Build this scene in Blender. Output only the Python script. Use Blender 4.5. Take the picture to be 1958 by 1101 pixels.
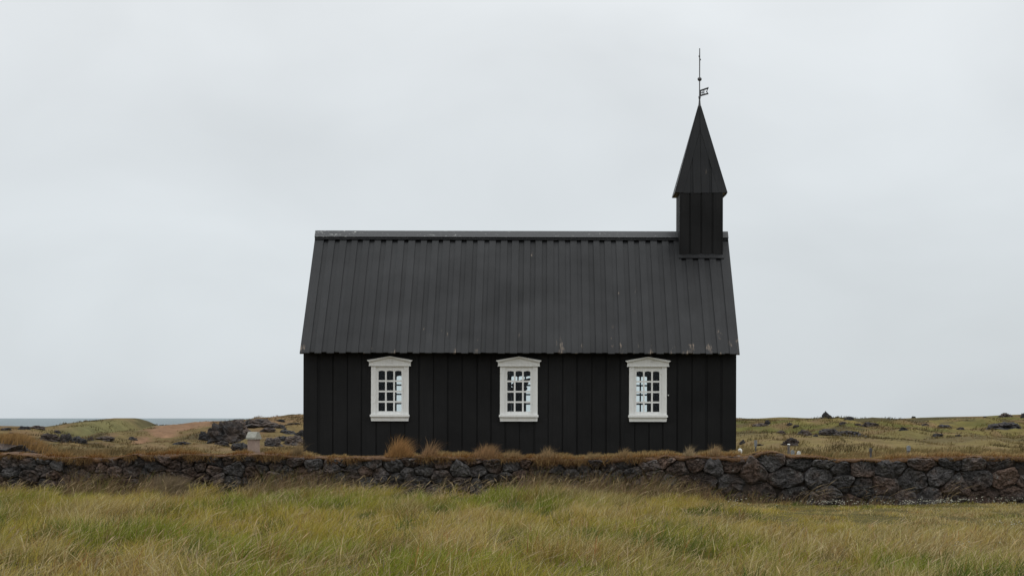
import bpy, math, random
import numpy as np
from mathutils import Vector, noise as mnoise

random.seed(7)
rng = np.random.default_rng(11)
R = math.radians
scene = bpy.context.scene
for o in list(bpy.data.objects):
    bpy.data.objects.remove(o)

# ------------------------------------------------------------------ camera
F_PX, VX, HY, CAM_Z = 4013.0, 1042.0, 799.0, 1.6      # focal length (px of the 1958 px photo), vanishing point, horizon
cam_d = bpy.data.cameras.new('camera')
cam = bpy.data.objects.new('camera', cam_d)
scene.collection.objects.link(cam)
cam.location = (0, 0, CAM_Z)
cam.rotation_euler = (R(90), 0, 0)
cam_d.sensor_width = 36.0
cam_d.lens = 36.0 * F_PX / 1958.0
cam_d.shift_x = (979.0 - VX) / 1958.0
cam_d.shift_y = (HY - 550.5) / 1958.0
cam_d.clip_start = 0.1
cam_d.clip_end = 120000
scene.camera = cam

# ------------------------------------------------------------------ light
SUN_EL, SUN_AZ = R(52), R(75)          # soft light through cloud, from the right
world = bpy.data.worlds.new('World')
scene.world = world
world.use_nodes = True
wt = world.node_tree
wt.nodes.clear()
def wn(t, **kw):
    n = wt.nodes.new(t)
    for k, v in kw.items():
        setattr(n, k, v)
    return n
w_out = wn('ShaderNodeOutputWorld')
w_sky = wn('ShaderNodeTexSky', sky_type='NISHITA', sun_disc=False, sun_elevation=SUN_EL, sun_rotation=SUN_AZ)
w_bg1 = wn('ShaderNodeBackground'); w_bg1.inputs['Strength'].default_value = 0.1
wt.links.new(w_sky.outputs[0], w_bg1.inputs['Color'])
w_tc = wn('ShaderNodeTexCoord')
w_sep = wn('ShaderNodeSeparateXYZ')
wt.links.new(w_tc.outputs['Generated'], w_sep.inputs[0])
def wmath(op, a, b=None, c=None):
    n = wn('ShaderNodeMath', operation=op)
    for i, v in enumerate((a, b, c)):
        if v is None: continue
        if isinstance(v, (int, float)): n.inputs[i].default_value = v
        else: wt.links.new(v, n.inputs[i])
    return n.outputs[0]
zpos = wmath('MAXIMUM', w_sep.outputs['Z'], 0.0)
SKY_ZENITH = 1.98
lum = wmath('MULTIPLY', wmath('ADD', wmath('MULTIPLY_ADD', zpos, 1.15, 1.0), wmath('MULTIPLY', wmath('MULTIPLY', zpos, zpos), 0.85)), SKY_ZENITH / 3.0)   # overcast sky: zenith three times the horizon
w_map = wn('ShaderNodeMapping'); w_map.inputs['Scale'].default_value = (1.0, 1.0, 2.0)
wt.links.new(w_tc.outputs['Generated'], w_map.inputs[0])
w_n = wn('ShaderNodeTexNoise'); w_n.inputs['Scale'].default_value = 6.5; w_n.inputs['Detail'].default_value = 6.0
w_n.inputs['Roughness'].default_value = 0.45; w_n.inputs['Distortion'].default_value = 0.35
wt.links.new(w_map.outputs[0], w_n.inputs['Vector'])
w_mr = wn('ShaderNodeMapRange'); w_mr.inputs['From Min'].default_value = 0.3; w_mr.inputs['From Max'].default_value = 0.7
w_mr.inputs['To Min'].default_value = 0.93; w_mr.inputs['To Max'].default_value = 1.07
wt.links.new(w_n.outputs['Fac'], w_mr.inputs['Value'])
lum = wmath('MULTIPLY', lum, w_mr.outputs[0])
w_cr = wn('ShaderNodeValToRGB')
w_cr.color_ramp.elements[0].position = 0.0; w_cr.color_ramp.elements[0].color = (0.955, 1.03, 1.085, 1)
w_cr.color_ramp.elements[1].position = 0.22; w_cr.color_ramp.elements[1].color = (0.975, 1.007, 1.025, 1)
wt.links.new(zpos, w_cr.inputs[0])
w_bg2 = wn('ShaderNodeBackground')
wt.links.new(w_cr.outputs[0], w_bg2.inputs['Color'])
wt.links.new(lum, w_bg2.inputs['Strength'])
w_mix = wn('ShaderNodeMixShader'); w_mix.inputs[0].default_value = 0.94                # cloud cover
wt.links.new(w_bg1.outputs[0], w_mix.inputs[1]); wt.links.new(w_bg2.outputs[0], w_mix.inputs[2])
wt.links.new(w_mix.outputs[0], w_out.inputs[0])

sun_d = bpy.data.lights.new('sun', 'SUN')
sun_d.energy = 0.7; sun_d.angle = R(40); sun_d.color = (1.0, 0.97, 0.92)
sun = bpy.data.objects.new('sun', sun_d)
scene.collection.objects.link(sun)
sun.location = (60, 20, 80)
_d = Vector((math.sin(SUN_AZ) * math.cos(SUN_EL), math.cos(SUN_AZ) * math.cos(SUN_EL), math.sin(SUN_EL)))
sun.rotation_euler = _d.to_track_quat('Z', 'Y').to_euler()

scene.view_settings.view_transform = 'Standard'
scene.view_settings.look = 'None'
scene.view_settings.exposure = 0.0
scene.view_settings.gamma = 1.0
scene.view_settings.use_curve_mapping = False
scene.render.resolution_x, scene.render.resolution_y = 1024, 575

# ------------------------------------------------------------------ helpers
def link(o, parent=None):
    scene.collection.objects.link(o)
    if parent is not None:
        o.parent = parent
    return o
def tag(o, label=None, cat=None, group=None, kind=None):
    if label: o['label'] = label
    if cat: o['category'] = cat
    if group: o['group'] = group
    if kind: o['kind'] = kind
    return o
def empty(name, loc, parent=None):
    o = bpy.data.objects.new(name, None)
    o.location = loc
    o.empty_display_size = 0.3
    return link(o, parent)

class MB:
    """collects simple solids into one mesh"""
    def __init__(s): s.v, s.f = [], []
    def box(s, x0, x1, y0, y1, z0, z1):
        b = len(s.v)
        s.v += [(x0, y0, z0), (x1, y0, z0), (x1, y1, z0), (x0, y1, z0), (x0, y0, z1), (x1, y0, z1), (x1, y1, z1), (x0, y1, z1)]
        s.f += [tuple(b + i for i in q) for q in ((0, 3, 2, 1), (4, 5, 6, 7), (0, 1, 5, 4), (1, 2, 6, 5), (2, 3, 7, 6), (3, 0, 4, 7))]
        return s
    def prism_y(s, pts, y0, y1):           # (x, z) polygon, counter-clockwise seen from -y, extruded along y
        b, n = len(s.v), len(pts)
        s.v += [(x, y0, z) for x, z in pts] + [(x, y1, z) for x, z in pts]
        s.f.append(tuple(b + i for i in range(n)))
        s.f.append(tuple(b + n + i for i in reversed(range(n))))
        for i in range(n):
            j = (i + 1) % n
            s.f.append((b + j, b + i, b + n + i, b + n + j))
        return s
    def prism_z(s, pts, z0, z1):           # (x, y) polygon, counter-clockwise seen from +z, extruded along z
        b, n = len(s.v), len(pts)
        s.v += [(x, y, z0) for x, y in pts] + [(x, y, z1) for x, y in pts]
        s.f.append(tuple(b + i for i in reversed(range(n))))
        s.f.append(tuple(b + n + i for i in range(n)))
        for i in range(n):
            j = (i + 1) % n
            s.f.append((b + i, b + j, b + n + j, b + n + i))
        return s
    def lathe(s, prof, n=12, c=(0, 0)):     # [(r, z)]
        b = len(s.v)
        for r, z in prof:
            for k in range(n):
                a = 2 * math.pi * k / n
                s.v.append((c[0] + r * math.cos(a), c[1] + r * math.sin(a), z))
        for i in range(len(prof) - 1):
            for k in range(n):
                k2 = (k + 1) % n
                s.f.append((b + i * n + k, b + i * n + k2, b + (i + 1) * n + k2, b + (i + 1) * n + k))
        s.f.append(tuple(b + k for k in reversed(range(n))))
        s.f.append(tuple(b + (len(prof) - 1) * n + k for k in range(n)))
        return s
    def mesh(s, name, mat):
        me = bpy.data.meshes.new(name)
        me.from_pydata(s.v, [], s.f)
        me.materials.append(mat)
        me.update()
        return me
    def build(s, name, mat, parent=None, loc=(0, 0, 0), rot=(0, 0, 0), smooth=False):
        me = s.mesh(name, mat)
        if smooth:
            me.polygons.foreach_set('use_smooth', [True] * len(me.polygons))
        return place(name, me, parent, loc, rot)
def place(name, me, parent=None, loc=(0, 0, 0), rot=(0, 0, 0), scale=(1, 1, 1)):
    o = bpy.data.objects.new(name, me)
    o.location, o.rotation_euler, o.scale = loc, rot, scale
    return link(o, parent)

def _hash(ix, iy, seed):
    h = (ix.astype(np.int64) * 374761393 + iy.astype(np.int64) * 668265263 + seed * 1442695041) & 0xffffffff
    h = ((h ^ (h >> 13)) * 1274126177) & 0xffffffff
    h = h ^ (h >> 16)
    return (h & 0xffffff) / float(0xffffff)
def vnoise(x, y, seed=0):
    x = np.asarray(x, float); y = np.asarray(y, float)
    ix, iy = np.floor(x), np.floor(y)
    fx, fy = x - ix, y - iy
    fx = fx * fx * (3 - 2 * fx); fy = fy * fy * (3 - 2 * fy)
    a, b = _hash(ix, iy, seed), _hash(ix + 1, iy, seed)
    c, d = _hash(ix, iy + 1, seed), _hash(ix + 1, iy + 1, seed)
    return (a * (1 - fx) + b * fx) * (1 - fy) + (c * (1 - fx) + d * fx) * fy
def fbm(x, y, seed=0, oct=3):
    r, amp, tot = 0, 1.0, 0
    for k in range(oct):
        r = r + amp * vnoise(np.asarray(x) * 2 ** k + 17.3 * k, np.asarray(y) * 2 ** k - 9.1 * k, seed + k)
        tot += amp; amp *= 0.5
    return r / tot
def sm(t):
    t = np.clip(t, 0, 1)
    return t * t * (3 - 2 * t)

# ------------------------------------------------------------------ materials
class NT:
    def __init__(s, name):
        s.m = bpy.data.materials.new(name); s.m.use_nodes = True
        s.t = s.m.node_tree; s.t.nodes.clear()
        s.out = s.n('ShaderNodeOutputMaterial')
    def n(s, t, ins=None, **kw):
        nd = s.t.nodes.new(t)
        for k, v in kw.items(): setattr(nd, k, v)
        for k, v in (ins or {}).items():
            if isinstance(v, bpy.types.NodeSocket): s.t.links.new(v, nd.inputs[k])
            else: nd.inputs[k].default_value = v
        return nd
    def coord(s, kind='Object', scale=(1, 1, 1), rot=(0, 0, 0)):
        tc = s.n('ShaderNodeTexCoord')
        return s.n('ShaderNodeMapping', {'Vector': tc.outputs[kind], 'Scale': scale, 'Rotation': rot}).outputs[0]
    def geo(s, scale=(1, 1, 1)):
        g = s.n('ShaderNodeNewGeometry')
        return s.n('ShaderNodeMapping', {'Vector': g.outputs['Position'], 'Scale': scale}).outputs[0]
    def noise(s, vec, scale=5.0, detail=4.0, rough=0.55, dist=0.0):
        return s.n('ShaderNodeTexNoise', {'Vector': vec, 'Scale': scale, 'Detail': detail, 'Roughness': rough, 'Distortion': dist}).outputs['Fac']
    def rng(s, v, a, b, c=0.0, d=1.0):
        return s.n('ShaderNodeMapRange', {'Value': v, 'From Min': a, 'From Max': b, 'To Min': c, 'To Max': d}).outputs[0]
    def mix(s, f, a, b, mode='MIX'):
        nd = s.n('ShaderNodeMix', data_type='RGBA', blend_type=mode)
        for sock, v in ((nd.inputs[0], f), (nd.inputs[6], a), (nd.inputs[7], b)):
            if isinstance(v, bpy.types.NodeSocket): s.t.links.new(v, sock)
            elif isinstance(v, (int, float)): sock.default_value = v
            else: sock.default_value = (*v, 1) if len(v) == 3 else v
        return nd.outputs[2]
    def math(s, op, a, b=0.0):
        return s.n('ShaderNodeMath', {0: a, 1: b}, operation=op).outputs[0]
    def bump(s, h, strength=0.3, dist=0.02):
        return s.n('ShaderNodeBump', {'Height': h, 'Strength': strength, 'Distance': dist}).outputs[0]
    def attr(s, name='Col'):
        return s.n('ShaderNodeAttribute', attribute_name=name).outputs['Color']
    def rand(s):
        return s.n('ShaderNodeObjectInfo').outputs['Random']
    def pbr(s, **kw):
        ins = {k.replace('_', ' '): v for k, v in kw.items()}
        p = s.n('ShaderNodeBsdfPrincipled')
        for k, v in ins.items():
            if isinstance(v, bpy.types.NodeSocket): s.t.links.new(v, p.inputs[k])
            elif isinstance(v, tuple): p.inputs[k].default_value = (*v, 1) if len(v) == 3 else v
            else: p.inputs[k].default_value = v
        s.t.links.new(p.outputs[0], s.out.inputs[0])
        return p
M = {}

def mat_tar(name, dark, light, rough, spec, worn):
    """black-tarred boards: streaks along the board, per-board tone, scuffs worn to bare wood"""
    t = NT(name)
    g = t.coord('Object', (55, 2.0, 55) if worn else (55, 55, 1.6))
    pos = t.geo()
    n1 = t.noise(g, 1.0, 5.0, 0.6)
    n2 = t.noise(pos, 1.3, 3.0)
    base = t.mix(t.rng(n1, 0.3, 0.75), dark, light)
    tone = t.rng(t.rand(), 0, 1, 0.80, 1.22)
    base = t.mix(1.0, base, t.n('ShaderNodeCombineColor', {0: tone, 1: tone, 2: tone}).outputs[0], 'MULTIPLY')
    tone2 = t.rng(n2, 0.3, 0.7, 0.65, 1.4)
    base = t.mix(1.0, base, t.n('ShaderNodeCombineColor', {0: tone2, 1: tone2, 2: tone2}).outputs[0], 'MULTIPLY')
    if worn:
        sep = t.n('ShaderNodeSeparateXYZ', {0: t.geo()})
        low = t.rng(sep.outputs['Z'], 3.7, 2.85, 0.0, 0.155)        # bare ends of the boards at the eaves
        right = t.rng(sep.outputs['X'], -3.0, 4.0, -0.03, 0.045)
        patch = t.noise(t.geo((7.5, 2.2, 2.2)), 1.0, 3.0, 0.6)
        fine = t.noise(t.coord('Object', (60, 5, 60)), 1.0, 3.0, 0.7)
        k = t.math('ADD', t.math('ADD', patch, low), right)
        k = t.math('MULTIPLY', t.rng(k, 0.735, 0.80), t.rng(fine, 0.42, 0.62))
        base = t.mix(k, base, (0.20, 0.155, 0.115))
        fl = t.noise(t.geo((9, 4, 4)), 2.3, 4.0, 0.7)
        base = t.mix(t.rng(fl, 0.735, 0.77, 0, 0.75), base, (0.24, 0.21, 0.16))
    bump = t.bump(n1, 0.35, 0.004)
    rgh = t.math('ADD', t.rng(n1, 0.2, 0.8, rough - 0.08, rough + 0.1), t.rng(t.noise(pos, 0.55, 3.0), 0.3, 0.7, -0.10, 0.14))
    t.pbr(Base_Color=base, Roughness=rgh, Normal=bump, Specular_IOR_Level=spec)
    return t.m
M['tar_wall'] = mat_tar('tarred_wall', (0.0045, 0.0045, 0.0049), (0.0105, 0.0100, 0.0100), 0.62, 0.2, False)
M['tar_roof'] = mat_tar('tarred_roof', (0.0065, 0.0067, 0.0074), (0.0150, 0.0150, 0.0155), 0.42, 0.17, True)

t = NT('ridge_cap_tar')
g = t.geo()
n1 = t.noise(t.coord('Object', (3, 40, 40)), 1.0, 4.0)
spl = t.noise(t.geo((6, 10, 10)), 1.6, 4.0, 0.75)
sepx = t.n('ShaderNodeSeparateXYZ', {0: g})
spl = t.math('ADD', spl, t.rng(sepx.outputs['X'], -5.1, -3.5, 0.09, 0.0))
col = t.mix(t.rng(n1, 0.3, 0.7), (0.014, 0.0145, 0.016), (0.028, 0.0285, 0.030))
col = t.mix(t.rng(spl, 0.63, 0.71, 0, 0.8), col, (0.42, 0.42, 0.40))                  # bird droppings and lichen
t.pbr(Base_Color=col, Roughness=0.5, Normal=t.bump(n1, 0.3, 0.004))
M['tar_ridge'] = t.m

t = NT('white_window_paint')
n1 = t.noise(t.coord('Object', (30, 30, 4)), 1.0, 4.0)
n2 = t.noise(t.geo(), 9.0, 3.0)
col = t.mix(t.rng(n1, 0.3, 0.8), (0.70, 0.695, 0.665), (0.79, 0.785, 0.765))
col = t.mix(t.rng(n2, 0.58, 0.75, 0, 0.5), col, (0.50, 0.48, 0.43))
t.pbr(Base_Color=col, Roughness=0.45, Normal=t.bump(n1, 0.15, 0.003))
M['white'] = t.m

t = NT('window_glass')
tr = t.n('ShaderNodeBsdfTransparent', {'Color': (0.93, 0.955, 0.955, 1)})
gl = t.n('ShaderNodeBsdfGlossy', {'Color': (0.9, 0.95, 1.0, 1), 'Roughness': 0.02})
fr = t.n('ShaderNodeFresnel', {'IOR': 1.22})
mx = t.n('ShaderNodeMixShader', {0: fr.outputs[0], 1: tr.outputs[0], 2: gl.outputs[0]})
t.t.links.new(mx.outputs[0], t.out.inputs[0])
M['glass'] = t.m

def simple(name, c1, c2, scale=6.0, rough=0.8, bump=0.4, bd=0.01, metallic=0.0, coord='Object'):
    t = NT(name)
    v = t.coord(coord)
    n1 = t.noise(v, scale, 6.0, 0.65)
    n2 = t.noise(v, scale * 4.3, 4.0, 0.6)
    col = t.mix(t.rng(n1, 0.3, 0.7), c1, c2)
    k = t.rng(n2, 0.25, 0.8, 0.8, 1.2)
    col = t.mix(1.0, col, t.n('ShaderNodeCombineColor', {0: k, 1: k, 2: k}).outputs[0], 'MULTIPLY')
    t.pbr(Base_Color=col, Roughness=rough, Metallic=metallic, Normal=t.bump(t.math('ADD', n1, n2), bump, bd))
    return t.m
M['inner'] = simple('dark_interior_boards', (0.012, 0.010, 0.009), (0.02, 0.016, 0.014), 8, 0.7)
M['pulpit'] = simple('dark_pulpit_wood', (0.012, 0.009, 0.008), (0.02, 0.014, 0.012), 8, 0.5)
M['iron'] = simple('dark_iron', (0.03, 0.03, 0.035), (0.06, 0.058, 0.06), 30, 0.45, 0.2, 0.002)
M['sandstone'] = simple('pinkish_stone', (0.24, 0.175, 0.145), (0.33, 0.25, 0.21), 9, 0.85)
M['lichen_cap'] = simple('lichen_covered_stone', (0.24, 0.235, 0.20), (0.36, 0.36, 0.31), 14, 0.9)
M['white_stone'] = simple('whitewashed_stone', (0.55, 0.55, 0.52), (0.72, 0.72, 0.69), 14, 0.8)
M['grey_stone'] = simple('grey_gravestone', (0.16, 0.17, 0.18), (0.25, 0.26, 0.27), 12, 0.8)
M['post_wood'] = simple('weathered_post_wood', (0.10, 0.085, 0.075), (0.17, 0.15, 0.14), 16, 0.85)
M['dark_post'] = simple('dark_weathered_post', (0.055, 0.052, 0.055), (0.10, 0.095, 0.10), 16, 0.85)

def mat_stone(name, c_dark, c_light, c_brown, lich):
    t = NT(name)
    v = t.geo()
    n1 = t.noise(v, 5.0, 6.0, 0.65)
    n2 = t.noise(v, 26.0, 5.0, 0.7)
    n3 = t.noise(v, 2.1, 3.0)
    rd = t.rand()
    col = t.mix(t.rng(n1, 0.3, 0.7), c_dark, c_light)
    col = t.mix(t.rng(t.math('ADD', n3, t.rng(rd, 0, 1, -0.18, 0.18)), 0.42, 0.68, 0.0, 0.9), col, c_brown)
    k = t.rng(t.math('FRACT', t.math('MULTIPLY', rd, 7.31)), 0, 1, 0.62, 1.45)
    col = t.mix(1.0, col, t.n('ShaderNodeCombineColor', {0: k, 1: k, 2: k}).outputs[0], 'MULTIPLY')
    n4 = t.noise(v, 13.0, 4.0, 0.7)
    pit = t.math('MULTIPLY', t.rng(n2, 0.3, 0.7, 0.5, 1.5), t.rng(n4, 0.3, 0.7, 0.6, 1.45))
    col = t.mix(1.0, col, t.n('ShaderNodeCombineColor', {0: pit, 1: pit, 2: pit}).outputs[0], 'MULTIPLY')
    if lich:
        l1 = t.noise(v, 8.0, 5.0, 0.75)
        col = t.mix(t.rng(l1, 0.60, 0.68, 0, 0.75), col, (0.26, 0.26, 0.24))
        l2 = t.noise(t.geo((1.1, 1, 1)), 6.1, 4.0, 0.75)
        col = t.mix(t.rng(l2, 0.68, 0.74, 0, 0.7), col, (0.26, 0.12, 0.045))
    h = t.math('ADD', n1, t.math('ADD', t.math('MULTIPLY', n2, 0.6), n4))
    t.pbr(Base_Color=col, Roughness=0.9, Normal=t.bump(h, 1.0, 0.05), Specular_IOR_Level=0.25)
    return t.m
M['stone'] = mat_stone('basalt_wall_stone', (0.034, 0.031, 0.031), (0.085, 0.079, 0.076), (0.098, 0.064, 0.048), True)
M['lava'] = mat_stone('dark_lava_rock', (0.022, 0.021, 0.022), (0.056, 0.053, 0.053), (0.070, 0.052, 0.042), False)
M['core'] = simple('dark_soil_core', (0.018, 0.014, 0.012), (0.05, 0.036, 0.026), 9, 1.0)
M['turf'] = simple('rust_brown_turf', (0.055, 0.026, 0.012), (0.165, 0.086, 0.036), 7, 1.0, 1.0, 0.05)

def mat_grass(name, transl=0.3):
    t = NT(name)
    c = t.attr('Col')
    d = t.n('ShaderNodeBsdfDiffuse', {'Color': c, 'Roughness': 0.6})
    tl = t.n('ShaderNodeBsdfTranslucent', {'Color': c})
    mx = t.n('ShaderNodeMixShader', {0: transl, 1: d.outputs[0], 2: tl.outputs[0]})
    t.t.links.new(mx.outputs[0], t.out.inputs[0])
    return t.m
M['grass'] = mat_grass('grass_blades')

t = NT('ground_turf')
v = t.geo()
c = t.attr('Col')
n1 = t.noise(t.geo((1, 0.6, 1)), 1.2, 6.0, 0.65)
n2 = t.noise(v, 7.0, 6.0, 0.7)
k = t.rng(n1, 0.3, 0.7, 0.72, 1.28)
c = t.mix(1.0, c, t.n('ShaderNodeCombineColor', {0: k, 1: k, 2: k}).outputs[0], 'MULTIPLY')
c = t.mix(t.rng(n2, 0.52, 0.72, 0, 0.5), c, (0.055, 0.045, 0.022))
t.pbr(Base_Color=c, Roughness=1.0, Specular_IOR_Level=0.05, Normal=t.bump(t.math('ADD', n1, n2), 0.8, 0.08))
M['ground'] = t.m

t = NT('sea_water')
v = t.geo((0.02, 0.006, 1))
n1 = t.noise(v, 1.0, 8.0, 0.7)
c = t.mix(t.rng(n1, 0.35, 0.65), (0.105, 0.140, 0.155), (0.150, 0.185, 0.195))
t.pbr(Base_Color=c, Roughness=0.55, IOR=1.33, Normal=t.bump(t.noise(t.geo((0.25, 0.08, 1)), 1.0, 6.0, 0.7), 1.0, 4.0))
M['sea'] = t.m

# ------------------------------------------------------------------ terrain
SKY_PX = np.array([-900, -300, 0, 60, 100, 150, 190, 215, 245, 258, 275, 290, 310, 325, 345, 370, 400, 430, 470, 500, 540, 560, 582, 700, 1000,
                   1300, 1405, 1430, 1450, 1500, 1540, 1580, 1600, 1650, 1700, 1750, 1800, 1900, 1930, 1958, 2300, 3000], float)
SKY_PY = np.array([812, 815, 814, 816, 815, 812, 803, 799, 799, 803, 818, 826, 829, 832, 823, 809, 805, 805, 803, 802, 798, 794, 793, 795, 797,
                   798, 799, 801, 800, 797, 799, 799, 799, 801, 802, 799, 797, 795, 793, 792, 793, 796], float)
RIDGE_Y = 150.0
def ridge_z(X):
    px = VX + np.asarray(X, float) * F_PX / RIDGE_Y
    return CAM_Z + (HY - np.interp(px, SKY_PX, SKY_PY)) * RIDGE_Y / F_PX
def ground_h(X, Y):
    X = np.asarray(X, float); Y = np.asarray(Y, float)
    near = 0.10 * sm((4.6 - X) / 6.0) + 0.20 * (fbm(X * 0.33, Y * 0.33, 3) - 0.5) + 0.10 * (fbm(X * 1.3, Y * 0.9, 5) - 0.5)
    yard = 0.30 + 0.06 * (fbm(X * 0.4, Y * 0.3, 8) - 0.5)
    z = near + (yard - near) * sm((Y - 39.8) / 0.7)
    zr = ridge_z(X)
    left = sm((2.0 - X) / 8.0)
    t = (Y - 80.0) / (RIDGE_Y - 80.0)
    g = left * sm((t - 0.42) / 0.58) + (1 - left) * np.clip(t, 0, 1) ** 1.15
    far = 0.22 + (zr - 0.22) * g
    hum = (fbm(X * 0.16, Y * 0.09, 21, 4) - 0.5) * 1.15 + (fbm(X * 0.5, Y * 0.25, 31, 3) - 0.5) * 0.55 + (fbm(X * 1.3, Y * 0.5, 33, 2) - 0.5) * 0.24
    far = far + hum * sm(t / 0.35) * (1 - 0.86 * sm((t - 0.7) / 0.3)) * np.where(t > 1, 0.1, 1)
    z = z + (far - z) * sm((Y - 62.0) / 18.0)
    drop = sm((Y - 152.0) / 60.0)
    z = z * (1 - drop) - 9.5 * drop
    return z
def to_world(px, py, Y):
    return np.array([(px - VX) * Y / F_PX, Y, CAM_Z - (py - HY) * Y / F_PX])
def ground_hit(px, py, y0=41.0, y1=150.5):
    """where the line of sight through a pixel meets the terrain"""
    ys = np.linspace(y0, y1, 1600)
    xs = (px - VX) * ys / F_PX
    zs = CAM_Z - (py - HY) * ys / F_PX
    hit = np.nonzero(zs <= ground_h(xs, ys))[0]
    Y = ys[hit[0]] if len(hit) else y1
    X = (px - VX) * Y / F_PX
    return float(X), float(Y), float(ground_h(X, Y))

GREEN, OLIVE = np.array([0.088, 0.086, 0.024]), np.array([0.155, 0.122, 0.042])
STRAW, RUST = np.array([0.270, 0.200, 0.090]), np.array([0.165, 0.085, 0.032])
SAND = np.array([0.190, 0.112, 0.066])
def lerp(a, b, t):
    t = np.asarray(t)[..., None]
    return a * (1 - t) + b * t
def ground_col(X, Y):
    n1 = fbm(X * 0.22, Y * 0.10, 41, 4); n2 = fbm(X * 0.9, Y * 0.4, 47, 3); n3 = fbm(X * 0.35, Y * 0.15, 49, 3)
    left = sm((2.0 - X) / 8.0)
    c = lerp(GREEN, OLIVE, sm((n1 - 0.3) / 0.35))
    c = lerp(c, np.array([0.140, 0.088, 0.048]), np.clip(0.75 * sm((n2 - 0.42) / 0.25) + 0.55 * left, 0, 0.92))
    c = lerp(c, np.array([0.050, 0.044, 0.022]), 0.85 * sm((n3 - 0.52) / 0.12) * sm((Y - 90) / 10))
    pale = sm((Y - 41) / 4) * (1 - sm((Y - 100) / 22)) * (1 - 0.35 * left)
    c = lerp(c, np.array([0.150, 0.112, 0.052]), 0.5 * pale)
    # bare red-brown sand on the dune flanks left of the church
    def blob(px, py_y, wx, wy):
        x0 = (px - VX) * py_y / F_PX
        return np.exp(-((X - x0) / wx) ** 2 - ((Y - py_y) / wy) ** 2)
    s = 1.2 * blob(350, 134, 1.6, 12) + 1.1 * blob(392, 142, 1.5, 12) + 0.8 * blob(276, 141, 0.42, 9) + 0.5 * blob(558, 142, 1.2, 10) + 0.4 * blob(20, 138, 2.5, 10)
    c = lerp(c, SAND, sm((s + 1.1 * (n2 - 0.5) + 0.8 * (fbm(X * 2.2, Y * 0.5, 44, 3) - 0.5) - 0.45) / 0.3))
    gr = blob(205, 138, 2.1, 14) + blob(300, 138, 0.7, 8)
    c = lerp(c, np.array([0.125, 0.120, 0.050]), 0.8 * sm(gr))
    nearg = 1 - sm((Y - 39) / 2)
    c = lerp(c, np.array([0.085, 0.072, 0.026]), nearg)
    return c

def axis(segs):
    out = []
    for a, b, n in segs:
        out += list(np.linspace(a, b, n, endpoint=False))
    return np.array(out + [segs[-1][1]])
gx = axis([(-4000, -400, 10), (-400, -70, 16), (-70, -46, 16), (-46, 46, 250), (46, 70, 16), (70, 400, 16), (400, 4000, 10)])
gy = axis([(-2000, -200, 8), (-200, 6, 24), (6, 39, 90), (39, 42, 14), (42, 80, 50), (80, 156, 150), (156, 240, 30), (240, 900, 10)])
GX, GY = np.meshgrid(gx, gy)
GZ = ground_h(GX, GY)
nx, ny = len(gx), len(gy)
V = np.stack([GX, GY, GZ], -1).reshape(-1, 3)
idx = np.arange(nx * ny).reshape(ny, nx)
FQ = np.stack([idx[:-1, :-1], idx[:-1, 1:], idx[1:, 1:], idx[1:, :-1]], -1).reshape(-1, 4)
def np_mesh(name, V, faces_flat, starts, totals, mat, col=None, smooth=True):
    me = bpy.data.meshes.new(name)
    me.vertices.add(len(V)); me.vertices.foreach_set('co', np.ascontiguousarray(V, np.float32).ravel())
    me.loops.add(len(faces_flat)); me.loops.foreach_set('vertex_index', np.ascontiguousarray(faces_flat, np.int32))
    me.polygons.add(len(starts)); me.polygons.foreach_set('loop_start', np.ascontiguousarray(starts, np.int32))
    me.polygons.foreach_set('use_smooth', np.full(len(starts), smooth))
    if col is not None:
        a = me.color_attributes.new('Col', 'FLOAT_COLOR', 'POINT')
        a.data.foreach_set('color', np.concatenate([col, np.ones((len(col), 1))], 1).astype(np.float32).ravel())
    me.materials.append(mat)
    me.update(calc_edges=True)
    me.validate()
    return me
gcol = ground_col(GX, GY).reshape(-1, 3)
me = np_mesh('ground', V, FQ.ravel(), np.arange(len(FQ)) * 4, None, M['ground'], gcol)
tag(place('ground', me), kind='structure')

b = MB()
b.v = [(-60000, 170, -8), (60000, 170, -8), (60000, 90000, -8), (-60000, 90000, -8)]; b.f = [(0, 1, 2, 3)]
tag(b.build('sea', M['sea']), kind='structure')

# ------------------------------------------------------------------ church
CX, CY, CZ = -0.532, 46.7, 0.30
church = empty('church', (CX, CY, CZ))
church.rotation_euler = (0, R(0.14), 0)
tag(church, 'black tarred timber church with steep board roof, white windows and small spired tower', 'church')
HL, HW = 4.512, 2.70                       # half length, half width of the walls
SC = F_PX / (CY - HW)                       # px per metre on the near wall
zz = lambda y: (HY - y) / SC + CAM_Z - CZ   # photo row -> church height on the near wall
EAVE_Y, EAVE_Z = -2.95, 2.655
RIDGE_L = 5.385
SL = math.atan2(RIDGE_L - EAVE_Z, -EAVE_Y)
SLEN = math.hypot(RIDGE_L - EAVE_Z, EAVE_Y)
WIN_X = [(p - VX) / SC - CX for p in (745.3, 991.6, 1238.4)]
WH, WB, WT = 0.306, zz(793.0), zz(701.5)    # opening: half width, bottom, top
WALL_TOP = EAVE_Z + (HW - 2.95) * -math.tan(SL) - 0.02

def long_wall(y0, y1):
    b = MB()
    xs = [-HL]
    for x in WIN_X: xs += [x - WH, x + WH]
    xs.append(HL)
    b.box(-HL, HL, y0, y1, -0.12, WB)
    b.box(-HL, HL, y0, y1, WT, WALL_TOP)
    for i in range(0, len(xs), 2):
        b.box(xs[i], xs[i + 1], y0, y1, WB, WT)
    return b
wall = long_wall(-HW + 0.028, -HW + 0.15).build('wall', M['tar_wall'], church)
wall2 = long_wall(HW - 0.15, HW - 0.028).build('wall', M['tar_wall'], church)
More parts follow.
